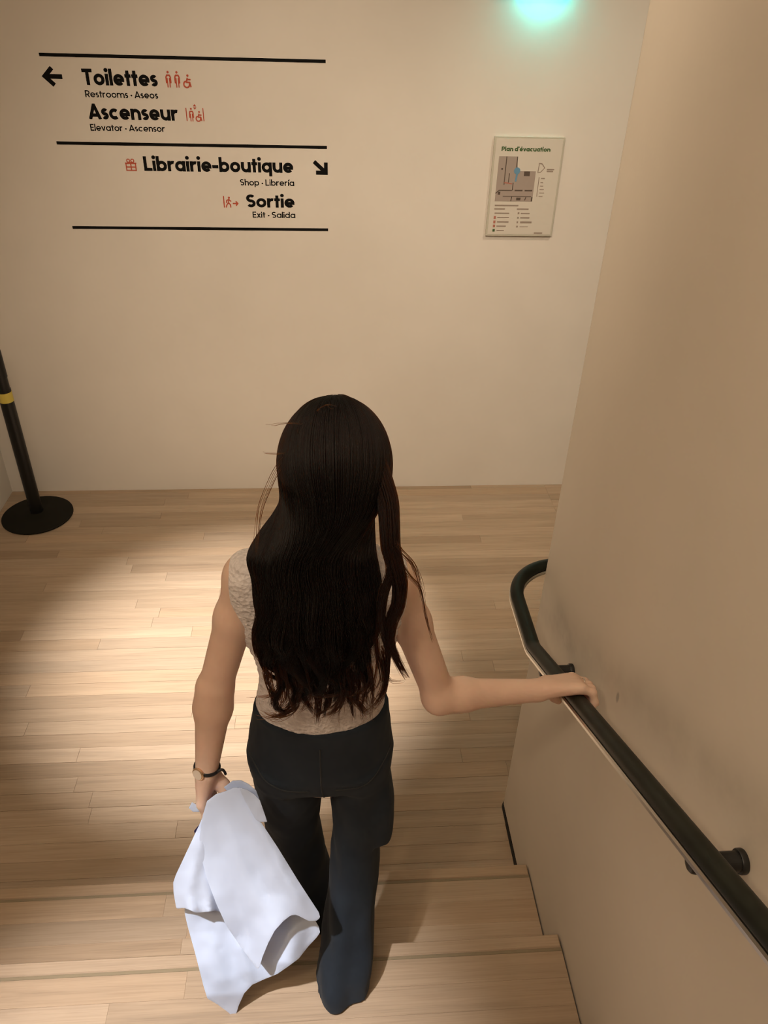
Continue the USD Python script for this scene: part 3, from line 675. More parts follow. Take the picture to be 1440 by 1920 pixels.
# ------------------------------------------------------------------ the top
TOP = mat('ribbed_lace', {'g': ('geometry', {}), 'm': ('mapping', {'scale': (38, 38, 90)}), 'n': ('noise_texture', {'scale': 1.0, 'detail': 5, 'distortion': 1.2}), 'v': ('voronoi_texture', {'scale': 120, 'feature': 'f1'}),
                         'r': ('rgb_ramp', {'ramp': [(0.3, (0.58, 0.525, 0.52)), (0.7, (0.76, 0.70, 0.695))]}), 'a': ('math', {'math_type': 'add'}), 'b': ('bump', {'strength': 0.75, 'distance': 0.005}),
                         'p': ('principled_bsdf', {'roughness': 0.85, 'sheen_weight': 0.25, 'specular_ior_level': 0.2})},
          [('g.position', 'm.vector'), ('m.vector', 'n.vector'), ('g.position', 'v.vector'), ('n.fac', 'a.value1'), ('v.distance', 'a.value2'), ('n.fac', 'r.fac'), ('r.color', 'p.base_color'), ('a.value', 'b.height'), ('b.normal', 'p.normal')])
tf = Field((-0.28, 0.98, 1.03), (0.24, 1.30, 1.60), 0.005)
tf.loft([r for r in TORSO if r[0] > 1.0], 0.015, grow=0.008)
tf.cone((-0.150, 1.136, 1.486), (-0.03, 1.145, 1.512), 0.051, 0.048, 0.03); tf.cone((0.106, 1.139, 1.470), (0.01, 1.145, 1.505), 0.051, 0.048, 0.03)
tf.ell((-0.140, 1.112, 1.425), (0.046, 0.030, 0.088), 0.03); tf.ell((0.098, 1.114, 1.412), (0.040, 0.030, 0.088), 0.03)
X = np.meshgrid(*tf.ax, indexing='ij', sparse=True)
hem = 1.092 + 0.35 * (0.10 - np.clip(np.abs(X[1] - 1.155), 0, 0.10)) * 0 + 0.020 * np.cos((X[0] + 0.028) / 0.14 * 1.5) * np.sign(1.155 - X[1]) * np.clip(np.abs(X[1] - 1.155) / 0.08, 0, 1)
cutx = np.maximum(X[0] - 0.140, -0.187 - X[0])                                                      # arm holes
neck = 0.064 - np.sqrt((X[0] + 0.008) ** 2 + (X[1] - 1.150) ** 2 + ((X[2] - 1.560) * 0.8) ** 2)
wr_ = (meshkit.noise(np.stack(np.broadcast_arrays(X[0] * 38, X[1] * 38, X[2] * 85), -1), 5) - 0.5) * 0.0055
d_ = np.maximum(np.maximum(np.maximum(tf.g + wr_, hem - X[2]), cutx), neck)
for S_, E_ in ((SHL, ELL), (SHR, ELR)):                                                                  # room for the arms
    dd = E_ - S_; t_ = np.clip(sum((X[i] - S_[i]) * dd[i] for i in range(3)) / (dd @ dd), 0, 1)
    ds = np.sqrt(sum((X[i] - S_[i] - t_ * dd[i]) ** 2 for i in range(3)))
    sgn = -1 if S_ is SHL else 1
    d_ = np.where((X[2] < 1.44) & (X[1] > 1.112), np.maximum(d_, 0.035 - ds), d_)
tf.g = d_.astype(np.float32)
obj('top', tf.surface(4), TOP, who, True, label='greyish sleeveless crinkled top')

# ------------------------------------------------------------------ trousers
DENIM = mat('black_twill', {'g': ('geometry', {}), 'n': ('noise_texture', {'scale': 420, 'detail': 2}), 'n2': ('noise_texture', {'scale': 6, 'detail': 4}), 'r': ('rgb_ramp', {'ramp': [(0.3, (0.010, 0.0145, 0.022)), (0.75, (0.020, 0.029, 0.043))]}),
                           'b': ('bump', {'strength': 0.2, 'distance': 0.001}), 'p': ('principled_bsdf', {'roughness': 0.85, 'sheen_weight': 0.03, 'specular_ior_level': 0.25})},
            [('g.position', 'n.vector'), ('g.position', 'n2.vector'), ('n2.fac', 'r.fac'), ('r.color', 'p.base_color'), ('n.fac', 'b.height'), ('b.normal', 'p.normal')])
pf = Field((-0.26, 0.82, 0.165), (0.20, 1.36, 1.16), 0.005)


def folds_leg(seed, z0, z1, amp):
    def f(th, z, x, y):
        t = np.clip((z1 - z) / (z1 - z0), 0, 1)
        return -amp * t * (np.sin(3 * th + seed + 2.0 * t) * 0.6 + np.sin(5 * th + 2.3 * seed - 3 * t) * 0.4) - 0.0035 * np.sin(38 * z + 2 * np.cos(th + seed) * 2.2) * (0.35 + 0.65 * t)
    return f


pf.loft([(0.93, -0.031, 1.160, 0.150, 0.104), (0.98, -0.032, 1.160, 0.160, 0.112), (1.04, -0.030, 1.158, 0.153, 0.102), (1.09, -0.027, 1.157, 0.147, 0.096), (1.125, -0.026, 1.156, 0.143, 0.093)], 0.02, grow=0.003)
pf.loft([(0.30, 0.008, 0.958, 0.071, 0.082), (0.36, 0.012, 0.966, 0.069, 0.080), (0.45, 0.022, 1.005, 0.063, 0.076), (0.55, 0.036, 1.055, 0.061, 0.074), (0.65, 0.044, 1.100, 0.058, 0.074), (0.78, 0.052, 1.135, 0.061, 0.080), (0.90, 0.050, 1.155, 0.072, 0.095), (0.97, 0.042, 1.160, 0.078, 0.102)],
        0.025, folds=folds_leg(0.6, 0.33, 0.85, 0.010))
pf.loft([(0.178, -0.062, 1.235, 0.078, 0.092), (0.25, -0.066, 1.228, 0.074, 0.086), (0.38, -0.080, 1.220, 0.067, 0.080), (0.50, -0.092, 1.212, 0.066, 0.078), (0.63, -0.106, 1.200, 0.068, 0.080), (0.75, -0.110, 1.182, 0.074, 0.084), (0.87, -0.108, 1.166, 0.083, 0.094), (0.97, -0.100, 1.160, 0.084, 0.102)],
        0.025, folds=folds_leg(2.1, 0.18, 0.85, 0.009))
# cargo pocket on the right thigh
pf.loft([(0.715, 0.096, 1.125, 0.038, 0.060), (0.74, 0.097, 1.127, 0.040, 0.064), (0.83, 0.096, 1.135, 0.041, 0.068), (0.90, 0.088, 1.148, 0.038, 0.066), (0.93, 0.080, 1.152, 0.030, 0.058)], 0.008, power=3)
X = np.meshgrid(*pf.ax, indexing='ij', sparse=True)
# hollow the hems so that the cloth ends in an edge
for y0_, y1_, z1 in ((0.80, 1.07, 0.40), (1.10, 1.40, 0.23)):
    pf.g = np.where((X[1] > y0_) & (X[1] < y1_) & (X[2] < z1), np.maximum(pf.g, -(pf.g + 0.011)), pf.g).astype(np.float32)
hemr = 0.322 + 0.05 * np.clip((X[1] - 0.90) / 0.1, 0, 1)
pf.g = np.where((X[1] < 1.06) & (X[2] < 0.45), np.maximum(pf.g, hemr - X[2]), pf.g).astype(np.float32)
pm = pf.surface(4)
pm.vertices += pm.vertex_normals * ((meshkit.fbm(pm.vertices * (18, 18, 9), 3, 3) - 0.5) * 0.008)[:, None]
pants = obj('trousers', pm, DENIM, who, True, label='wide black trousers')


def on_surface(m, pts, dirn, lift=0.002):
    """Drops points along dirn onto the mesh."""
    o = np.asarray(pts, float); tri = m.triangles; out = []
    loc, ri, _ = m.ray.intersects_location(o, np.tile(unit(dirn), (len(o), 1)), multiple_hits=False)
    out = o.copy(); out[ri] = loc - unit(dirn) * lift
    return out[np.sort(ri)]


STITCH = plain('trouser_seam', (0.020, 0.022, 0.026), 0.85)
def seam(pts, name, r=0.0018):
    p = on_surface(pm, smooth_path(pts, 40), (0, 1, 0), 0.0005)
    if len(p) > 4: obj(name, tube(p, r, 6), STITCH, pants, True)
seam([(-0.186, 0.9, 1.005), (-0.15, 0.9, 0.975), (-0.10, 0.9, 0.962), (-0.055, 0.9, 0.962)], 'pocket_seam')
seam([(-0.030, 0.9, 1.085), (-0.030, 0.9, 1.0), (-0.024, 0.9, 0.93)], 'back_seam')
seam([(0.125, 0.9, 1.005), (0.09, 0.9, 0.975), (0.05, 0.9, 0.962), (0.0, 0.9, 0.962)], 'pocket_seam')

SHOE = plain('shoe_leather', (0.012, 0.012, 0.013), 0.4); SOLE = plain('shoe_sole', (0.03, 0.028, 0.026), 0.7)
for (x, y0, zg, dx) in ((0.010, 0.915, 0.316, 0.01), (-0.062, 1.165, 0.158, 0.0)):
    sf = Field((x - 0.07, y0 - 0.03, zg - 0.005), (x + 0.07, y0 + 0.27, zg + 0.11), 0.004)
    sf.cone((x, y0 + 0.035, zg + 0.034), (x, y0 + 0.035, zg + 0.078), 0.034, 0.036, 0.02); sf.cone((x, y0 + 0.05, zg + 0.038), (x + dx, y0 + 0.15, zg + 0.030), 0.037, 0.036, 0.02)
    sf.cone((x + dx, y0 + 0.15, zg + 0.030), (x + dx, y0 + 0.205, zg + 0.024), 0.038, 0.028, 0.02)
    Xs = np.meshgrid(*sf.ax, indexing='ij', sparse=True); sf.g = np.maximum(sf.g, zg + 0.012 - Xs[2]).astype(np.float32)
    so = obj('shoe', sf.surface(3), SHOE, who, True)
    foot = unary_union([Point(x, y0 + 0.035).buffer(0.037), Point(x + dx, y0 + 0.15).buffer(0.040), Point(x + dx, y0 + 0.205).buffer(0.030)]).convex_hull
    sl = trimesh.creation.extrude_polygon(foot, 0.0135, engine='earcut'); sl.apply_translation((0, 0, zg + 0.0005)); obj('sole', sl, SOLE, so)

ring_p = [RING + (RE * math.cos(q) + unit(UPN + V3(0.3, 0, 0)) * math.sin(q)) * 0.0112 for q in np.linspace(0, 2 * np.pi, 28)]
obj('ring', tube(ring_p, 0.0013, 8), plain('ring_silver', (0.85, 0.83, 0.8), 0.15, 1.0), who, True, label='thin silver finger ring')

# ------------------------------------------------------------------ wristwatch
STRAP = plain('watch_strap', (0.010, 0.009, 0.010), 0.5); GOLD = plain('watch_case', (0.75, 0.52, 0.33), 0.25, 0.9); FACE = plain('watch_face', (0.66, 0.56, 0.46), 0.25)
ax_ = unit(WRL - ELL); side = unit(np.cross(ax_, (0, 1, 0))); oth = unit(np.cross(ax_, side))
wc = ELL + (WRL - ELL) * 0.965
watch_p = [wc + (side * math.cos(a) + oth * math.sin(a)) * 0.0262 for a in np.linspace(0, 2 * np.pi, 40)]
wm = tube(watch_p, 0.0022, 8)
wm.vertices = wc + (wm.vertices - wc) @ (np.eye(3) + 1.2 * np.outer(ax_, ax_))
wo = obj('watch', wm, STRAP, who, True, label='black strap wristwatch with a small gold face')
fd = unit(V3(-0.50, -0.80, 0.30)); fd = unit(fd - ax_ * (fd @ ax_))
cs = trimesh.creation.revolve(np.array([(0, 0), (0.0125, 0), (0.0140, 0.002), (0.0140, 0.005), (0.0118, 0.0068), (0, 0.0068)]), sections=36); cs.apply_transform(trimesh.geometry.align_vectors((0, 0, 1), fd)); cs.apply_translation(wc + fd * 0.0245)
obj('watch_case', cs, GOLD, wo, 40)
cs = trimesh.creation.cylinder(0.0112, 0.0008, sections=36); cs.apply_transform(trimesh.geometry.align_vectors((0, 0, 1), fd)); cs.apply_translation(wc + fd * 0.0315); obj('watch_face', cs, FACE, wo)
tail = wc - fd * 0.0262
obj('strap_end', tube(smooth_path([wc + unit(V3(0.8, -0.5, 0)) * 0.027, wc + V3(0.030, -0.012, 0.004), wc + V3(0.038, -0.010, -0.014)], 8), 0.003, 6), STRAP, wo, True)

# ------------------------------------------------------------------ hair
HAIR = mat('dark_brown_hair', {'h': ('principled_hair_bsdf', {'parametrization': 'Absorption coefficient', 'absorption_coefficient': (1.0, 1.8, 3.5), 'R': 0.45, 'roughness': 0.38, 'radial_roughness': 0.45, 'random_roughness': 0.2})}, surface='h.BSDF')
HAIRT = mat('brown_hair_ends', {'h': ('principled_hair_bsdf', {'parametrization': 'Absorption coefficient', 'absorption_coefficient': (0.60, 1.20, 2.6), 'R': 0.55, 'roughness': 0.38, 'radial_roughness': 0.45, 'random_roughness': 0.2})}, surface='h.BSDF')
HAIRB = plain('dark_brown_hair_inner', (0.010, 0.0055, 0.003), 0.65)
OUTL = np.array([(1.20, -0.108), (1.222, -0.112), (1.282, -0.124), (1.336, -0.130), (1.374, -0.143), (1.421, -0.147), (1.472, -0.136), (1.533, -0.135), (1.568, -0.140), (1.600, -0.133), (1.638, -0.114), (1.691, -0.102), (1.74, -0.090)])
OUTR = np.array([(1.20, 0.076), (1.22, 0.080), (1.287, 0.090), (1.358, 0.094), (1.425, 0.091), (1.477, 0.085), (1.538, 0.078), (1.585, 0.071), (1.642, 0.074), (1.67, 0.086), (1.713, 0.096), (1.74, 0.096)])
fl, fr = PchipInterpolator(*OUTL.T), PchipInterpolator(*OUTR.T)
BACK = PchipInterpolator([1.15, 1.22, 1.30, 1.38, 1.44, 1.49, 1.54, 1.60, 1.66, 1.72], [1.058, 1.058, 1.050, 1.042, 1.044, 1.050, 1.062, 1.070, 1.066, 1.060])
HH, HA = HC + (0.000, -0.010, 0.014), np.array((0.091, 0.108, 0.110))
hb = Field((-0.18, 0.98, 1.28), (0.16, 1.30, 1.84), 0.006)
hb.ell(HH, HA - 0.006, 0.015)
zz = np.linspace(1.36, 1.66, 12)
hb.loft([(z, (fl(z) + fr(z)) / 2, BACK(z) + 0.004 + 0.068 * q, (fr(z) - fl(z)) / 2 - 0.030, 0.012 + 0.045 * q) for z in zz for q in [max(0, min(1, (z - 1.52) / 0.14))]], 0.015, power=2.4)
Xh = np.meshgrid(*hb.ax, indexing='ij', sparse=True)
hb.g = np.maximum(hb.g, Xh[1] - 1.185 - 0.25 * np.clip(Xh[2] - 1.74, 0, 1)).astype(np.float32)   # the face stays clear
hair = obj('hair', hb.surface(5), HAIRB, who, True, label='long wavy dark brown hair')

NCL, NST, NP = 72, 9500, 40
cu = np.clip(np.r_[np.linspace(-1, 1, NCL)] + rng.normal(0, 0.03, NCL), -1, 1); rng.shuffle(cu)
cph, cph2, camp = rng.uniform(0, 2 * np.pi, NCL), rng.uniform(0, 2 * np.pi, NCL), rng.uniform(0.006, 0.015, NCL)
clen = np.where(np.abs(cu - 0.08) < 0.22, rng.uniform(1.27, 1.34, NCL), rng.uniform(1.35, 1.44, NCL)); clen = np.where(rng.random(NCL) < 0.10, rng.uniform(1.22, 1.28, NCL), clen)
clay = rng.uniform(0.1, 1.0, NCL); clam = rng.uniform(0.12, 0.22, NCL); curl = (rng.normal(-0.010, 0.026, NCL)) * (1 - np.abs(cu)) ** 0.6 - 0.016 * cu
ci = rng.integers(0, NCL, NST)
du, lay = rng.normal(0, 0.075, NST), np.clip(clay[ci] + rng.normal(0, 0.16, NST), 0, 1)
u0 = np.clip(cu[ci] + du, -1.04, 1.04); ztip = clen[ci] - 0.012 + np.abs(rng.normal(0, 0.035, NST))
t = np.linspace(0, 1, NP)[None, :]
# over the head, from the crown down to its widest level, then hanging
phi = u0 * np.radians(128); th0 = rng.uniform(0.0, 0.22, NST)
TILT = math.radians(38)
thE = np.radians(98) + np.radians(34) * np.clip(np.cos(phi), -0.6, 1)
TH = th0[:, None] + (thE - th0)[:, None] * np.clip(t / 0.34, 0, 1)
sx_, sy_, sz_ = np.sin(TH) * np.sin(phi)[:, None], -np.sin(TH) * np.cos(phi)[:, None], np.cos(TH)
sy_, sz_ = sy_ * math.cos(TILT) + sz_ * math.sin(TILT), -sy_ * math.sin(TILT) + sz_ * math.cos(TILT)
hx, hy_, hz = HH[0] + HA[0] * sx_, HH[1] + HA[1] * sy_, HH[2] + HA[2] * sz_
zh = hz[:, -1:]
tt = np.clip((t - 0.34) / 0.66, 0, 1)
Z = np.where(t <= 0.34, hz, zh + (ztip[:, None] - zh) * tt)
taper = np.clip((1.62 - Z) / 0.36, 0, 1)
ue = np.clip(cu[ci], -1, 1)[:, None] + (u0 - cu[ci])[:, None] * (1 - 0.82 * taper ** 0.9)
zc = np.clip(Z, 1.20, 1.74)
xo = fl(zc) + (fr(zc) - fl(zc)) * (ue + 1) / 2
edge = np.abs(ue) ** 3
yo = BACK(np.clip(Z, 1.15, 1.72)) - 0.004 - (0.010 + 0.030 * lay[:, None]) * (1 - 0.75 * edge) + 0.020 * edge
s_ = np.clip((zh - Z) / 0.125, 0, 1) * (t > 0.34); s_ = s_ * s_ * (3 - 2 * s_)
sq = np.clip((zh - Z) / 0.115, 0, 1) * (t > 0.34); sq = sq * sq * (3 - 2 * sq); Xs = hx * (1 - sq) + xo * sq; Ys = hy_ * (1 - s_) + yo * s_
g_ = np.clip((1.70 - Z) / 0.42, 0, 1)
wav = camp[ci][:, None] * 1.35 * g_ ** 1.4 * (1 - 0.3 * edge)
Xs = Xs + wav * np.sin(2 * np.pi * Z / clam[ci][:, None] + cph[ci][:, None]) + curl[ci][:, None] * np.clip(tt - 0.62, 0, 1) ** 2 / 0.144 * 0.9
Ys = Ys + 0.7 * wav * np.cos(2 * np.pi * Z / clam[ci][:, None] + cph2[ci][:, None])
# strands lie at their own depth in the head's hair, and a few stray
lift = (0.004 * lay + rng.uniform(-0.002, 0.003, NCL)[ci] + np.abs(rng.normal(0, 0.0012, NST)))[:, None] * np.clip(1 - s_, 0.0, 1)
nrm = np.stack([(Xs - HH[0]) / HA[0], (Ys - HH[1]) / HA[1], (Z - HH[2]) / HA[2]], -1); nrm /= np.linalg.norm(nrm, axis=-1, keepdims=True) + 1e-9
P = np.stack([Xs, Ys, Z], -1) + nrm * lift[..., None]
P[..., 0] += rng.normal(0, 0.0012, NST)[:, None] * t; P[..., 1] += rng.normal(0, 0.0012, NST)[:, None] * t
P[..., 1] = np.minimum(P[..., 1], BACK(np.clip(P[..., 2], 1.15, 1.72)) + 0.018 + 1.1 * np.clip(P[..., 2] - 1.53, 0, 1) + 9 * (P[..., 2] > 1.68))
curves, widths = [], []
for q in P:
    curves.append(q); widths.append(np.interp(np.linspace(0, 1, NP), [0, 0.1, 0.75, 1], [0.0011, 0.0013, 0.0012, 0.0003]))


def lock(xz, yy, n=60, r=0.006, taper_=0.25, w=0.0011, wob=0.002):
    """A separate lock following points (x, z), at depth yy (one value or one per point)."""
    p = np.array([(a, b) for a, b in xz]); yv = np.broadcast_to(yy, len(p))
    base = smooth_path(np.c_[p[:, 0], yv, p[:, 1]], NP)
    for _ in range(n):
        o = rng.normal(0, 1, 3); o /= max(1, np.linalg.norm(o) / 1.4); s = np.linspace(0, 1, NP)[:, None]
        a = rng.uniform(0.75, 1.0); keep = np.interp(np.linspace(0, a, NP), np.linspace(0, 1, NP), np.arange(NP))
        b = np.stack([np.interp(keep, np.arange(NP), base[:, k]) for k in range(3)], 1)
        q = b + o * r * (1 - (1 - taper_) * s) + wob * np.sin(s * rng.uniform(3, 7) + rng.uniform(0, 6)) * rng.normal(0, 1, 3) * s
        curves.append(q); widths.append(np.interp(np.linspace(0, 1, NP), [0, 0.15, 0.7, 1], [w * 0.8, w, w * 0.9, 0.0003]))


NMAIN = len(curves)
LK1 = [(0.062, 1.765), (0.082, 1.72), (0.095, 1.678), (0.097, 1.646), (0.099, 1.619), (0.108, 1.579), (0.114, 1.55), (0.112, 1.508), (0.102, 1.467), (0.102, 1.433), (0.111, 1.393), (0.125, 1.355), (0.138, 1.327)]
LY1 = [1.12, 1.095, 1.07, 1.052, 1.04, 1.03, 1.025, 1.02, 1.02, 1.02, 1.02, 1.02, 1.02]
lock(LK1, LY1, 380, 0.014, 0.26); lock([(a + 0.006, b) for a, b in LK1[:9]] + [(0.104, 1.44), (0.106, 1.40)], LY1[:9] + [1.015, 1.015], 160, 0.012, 0.3)
lock([(a - 0.006, b) for a, b in LK1[:6]] + [(0.090, 1.54), (0.086, 1.49), (0.092, 1.44), (0.100, 1.39), (0.099, 1.33), (0.088, 1.27)], LY1[:6] + [1.02] * 6, 200, 0.009, 0.3)
lock([(0.099, 1.641), (0.115, 1.619), (0.137, 1.59), (0.151, 1.549), (0.157, 1.513)], [1.05, 1.03, 1.03, 1.03, 1.03], 14, 0.004, 0.5, 0.0008)
lock([(0.100, 1.630), (0.114, 1.602), (0.132, 1.567), (0.153, 1.537), (0.166, 1.475), (0.185, 1.403)], 1.03, 12, 0.003, 0.6, 0.0007)
lock([(0.093, 1.452), (0.099, 1.386), (0.100, 1.338), (0.109, 1.32), (0.126, 1.319), (0.138, 1.335)], 1.02, 10, 0.003, 0.6, 0.0008)
for pts_, y_ in (([(-0.03, 1.806), (-0.079, 1.812), (-0.091, 1.811), (-0.105, 1.812)], 1.12), ([(-0.05, 1.77), (-0.086, 1.762), (-0.106, 1.763), (-0.117, 1.773)], 1.11), ([(-0.02, 1.835), (0.0, 1.845), (0.012, 1.842)], 1.12)):
    lock(pts_, y_, 3, 0.0015, 0.6, 0.0006)
lock([(-0.06, 1.76), (-0.085, 1.738), (-0.104, 1.708), (-0.119, 1.667), (-0.124, 1.63), (-0.13, 1.59)], [1.12, 1.11, 1.09, 1.08, 1.05, 1.03], 7, 0.005, 0.6, 0.0007)
for pts_, n_ in (([(-0.121, 1.361), (-0.115, 1.298), (-0.107, 1.269), (-0.100, 1.242)], 40), ([(-0.078, 1.353), (-0.066, 1.296), (-0.077, 1.252), (-0.106, 1.236), (-0.143, 1.256)], 34), ([(-0.063, 1.366), (-0.062, 1.31), (-0.082, 1.26), (-0.119, 1.232), (-0.149, 1.241)], 34),
                 ([(-0.035, 1.337), (-0.029, 1.265), (-0.036, 1.205)], 60), ([(0.015, 1.363), (0.019, 1.306), (0.009, 1.256), (-0.027, 1.227)], 50), ([(0.029, 1.348), (0.034, 1.291), (0.055, 1.246), (0.066, 1.223)], 50),
                 ([(0.09, 1.40), (0.096, 1.317), (0.080, 1.26), (0.055, 1.239)], 40), ([(0.042, 1.361), (0.036, 1.306), (0.047, 1.261)], 30), ([(-0.10, 1.36), (-0.09, 1.30), (-0.10, 1.26), (-0.112, 1.25)], 24)):
    lock(pts_, 1.020, n_, 0.007, 0.35, 0.0010, 0.004)
for k in range(44):                                                     # the ends come apart into curling tendrils
    u = rng.uniform(-0.93, 0.93); z0_ = rng.uniform(1.38, 1.52); z1_ = rng.uniform(1.20, 1.29) + 0.04 * (abs(u) > 0.8); cdir = rng.normal(-0.016 if u < 0.3 else 0.002, 0.020)
    xx = lambda z: fl(max(z, 1.2)) + (fr(max(z, 1.2)) - fl(max(z, 1.2))) * (u + 1) / 2
    zs_ = np.linspace(z0_, z1_, 9); ph = rng.uniform(0, 6.28); am_ = rng.uniform(0.004, 0.011)
    pts_ = []
    for i, z in enumerate(zs_):
        f = (z0_ - z) / (z0_ - z1_)
        pts_.append((xx(z) + am_ * f ** 0.7 * math.sin(ph + 34 * (z0_ - z)) + 1.6 * cdir * f ** 5, z + 0.9 * abs(cdir) * max(0, f - 0.7) / 0.3))
    yf = rng.uniform(0.998, 1.024)
    lock(pts_, [1.042, 1.036, 1.030] + [1.030 + (yf - 1.030) * min(1, i / 3) for i in range(1, 7)], int(rng.integers(8, 18)), rng.uniform(0.002, 0.0042), 0.35, 0.0010, 0.0022)
for nm, i0, i1, mt in (('strands', 0, NMAIN, HAIR), ('tendrils', NMAIN, len(curves), HAIRT)):
    hc = UsdGeom.BasisCurves.Define(stage, fresh(str(hair.GetPath()), nm))
    hc.CreateTypeAttr('linear'); hc.CreateWrapAttr('nonperiodic')
    hc.CreateCurveVertexCountsAttr(Vt.IntArray([NP] * (i1 - i0)))
    hc.CreatePointsAttr(Vt.Vec3fArray.FromNumpy((np.concatenate(curves[i0:i1]) - who._loc).astype(np.float32)))
    hc.CreateWidthsAttr(Vt.FloatArray.FromNumpy(np.concatenate(widths[i0:i1]).astype(np.float32))); hc.SetWidthsInterpolation('vertex')
    UsdShade.MaterialBindingAPI.Apply(hc.GetPrim()).Bind(mt); tag(hc, kind='stuff')

# ------------------------------------------------------------------ the bag
BAGM = mat('white_film', {'d': ('principled_bsdf', {'base_color': (0.64, 0.745, 0.97), 'roughness': 0.42, 'specular_ior_level': 0.4}), 't': ('translucent_bsdf', {'color': (0.62, 0.72, 0.92)}), 'm': ('mix_closure', {'fac': 0.10})},
            [('d.BSDF', 'm.closure1'), ('t.BSDF', 'm.closure2')], surface='m.closure')
NAVY = plain('navy_print', (0.012, 0.010, 0.055), 0.5)
SH = {
'front_panel': [(-0.2686, 0.9757), (-0.2487, 0.9923), (-0.2296, 0.9981), (-0.2092, 1.0078), (-0.1962, 1.0032), (-0.1813, 0.9931), (-0.1673, 0.9625), (-0.1615, 0.9209), (-0.1271, 0.8484), (-0.084, 0.7504), (-0.041, 0.659), (-0.0389, 0.6447), (-0.0463, 0.6358), (-0.0633, 0.6353), (-0.0775, 0.6457), (-0.0916, 0.656), (-0.1048, 0.6553), (-0.1222, 0.6393), (-0.1425, 0.6122), (-0.1585, 0.5766), (-0.1738, 0.5338), (-0.1828, 0.4998), (-0.1877, 0.5002), (-0.2175, 0.5613), (-0.2503, 0.6353), (-0.2684, 0.7014), (-0.2834, 0.7699), (-0.2913, 0.8332), (-0.291, 0.883), (-0.2802, 0.9381)],
'side_panel': [(-0.2645, 0.9715), (-0.2763, 0.9448), (-0.2911, 0.911), (-0.3209, 0.8463), (-0.3488, 0.7856), (-0.3564, 0.764), (-0.3578, 0.7343), (-0.3558, 0.6902), (-0.3393, 0.6922), (-0.327, 0.6853), (-0.3159, 0.6769), (-0.2995, 0.6774), (-0.2758, 0.6789), (-0.2548, 0.676), (-0.2292, 0.6697), (-0.2193, 0.8363), (-0.2349, 0.9495)],
'back_panel': [(-0.2578, 0.9711), (-0.1937, 0.9883), (-0.1642, 0.9113), (-0.1068, 0.7712), (-0.0419, 0.6165), (-0.0398, 0.6004), (-0.0474, 0.5865), (-0.0676, 0.5605), (-0.0907, 0.5245), (-0.1161, 0.5015), (-0.1417, 0.4801), (-0.1733, 0.4657), (-0.2013, 0.451), (-0.2213, 0.4253), (-0.2359, 0.3886), (-0.2422, 0.3665), (-0.2496, 0.3478), (-0.2634, 0.3682), (-0.2855, 0.3943), (-0.3077, 0.415), (-0.3136, 0.4528), (-0.3187, 0.5), (-0.3267, 0.5691), (-0.3355, 0.6379), (-0.3386, 0.6722), (-0.3366, 0.7254), (-0.2966, 0.8692)],
'top_flap': [(-0.2004, 1.0061), (-0.1853, 1.0013), (-0.1715, 0.9899), (-0.159, 0.973), (-0.1524, 0.9454), (-0.1459, 0.9159), (-0.1617, 0.9167), (-0.1703, 0.9241), (-0.1793, 0.9467), (-0.1911, 0.9746)],
'rear_flap': [(-0.2311, 1.0088), (-0.2126, 1.0239), (-0.195, 1.0244), (-0.1801, 1.0144), (-0.1655, 0.9977), (-0.159, 0.973), (-0.1782, 0.9672), (-0.2111, 0.9756)],
'corner_tip': [(-0.3073, 0.96), (-0.2995, 0.9745), (-0.2892, 0.9659), (-0.286, 0.9494), (-0.2992, 0.9501)],
'printed_tab': [(-0.3009, 0.9004), (-0.2909, 0.9138), (-0.279, 0.9242), (-0.2851, 0.9023), (-0.2995, 0.8891)]}


def film(xz, depth, h=0.008, thick=0.0012):
    """A sheet with the outline xz, hung at y = depth(x, z), given a thickness."""
    poly = Polygon(xz); poly = poly.buffer(0.004).buffer(-0.008).buffer(0.004) if poly.area > 0.01 else poly
    if poly.geom_type != 'Polygon': poly = max(poly.geoms, key=lambda q: q.area)
    L = poly.exterior.length; nb = int(L / (h * 0.6)); bp = np.array([poly.exterior.interpolate(k * L / nb).coords[0] for k in range(nb)])
    x0, z0, x1, z1 = poly.bounds; gx, gz = np.meshgrid(np.arange(x0, x1, h), np.arange(z0, z1, h)); gp = np.c_[gx.ravel(), gz.ravel()]
    inn = poly.buffer(-h * 0.45); gp = np.array([p for p in gp if inn.contains(Point(p))]).reshape(-1, 2)
    p = np.vstack([bp, gp]); T = Delaunay(p).simplices
    T = np.array([s for s in T if poly.buffer(1e-6).contains(Point(p[s].mean(0)))])
    a = p[T]; area = np.cross(a[:, 1] - a[:, 0], a[:, 2] - a[:, 0]); T = T[np.abs(area) > 1e-9]; area = area[np.abs(area) > 1e-9]; T[area < 0] = T[area < 0][:, ::-1]
    P0 = np.c_[p[:, 0], plane(p[:, 1]), p[:, 1]]; v = EYE + (P0 - EYE) * (depth(p[:, 0], p[:, 1]) / P0[:, 1])[:, None]
    m = trimesh.Trimesh(v, T, process=False); nrm_ = m.vertex_normals
    n = len(v); A, B2 = v + nrm_ * thick / 2, v - nrm_ * thick / 2
    ring = [t_ for i in range(nb) for t_ in ((i, (i + 1) % nb, n + (i + 1) % nb), (i, n + (i + 1) % nb, n + i))]
    m = trimesh.Trimesh(np.vstack([A, B2]), np.vstack([T, T[:, ::-1] + n, ring]), process=False); m.fix_normals()
    return m


plane = lambda z: 1.03 - 0.24 * (1.0 - z)
ramp = lambda z, a, b: np.clip((a - z) / (a - b), 0, 1)


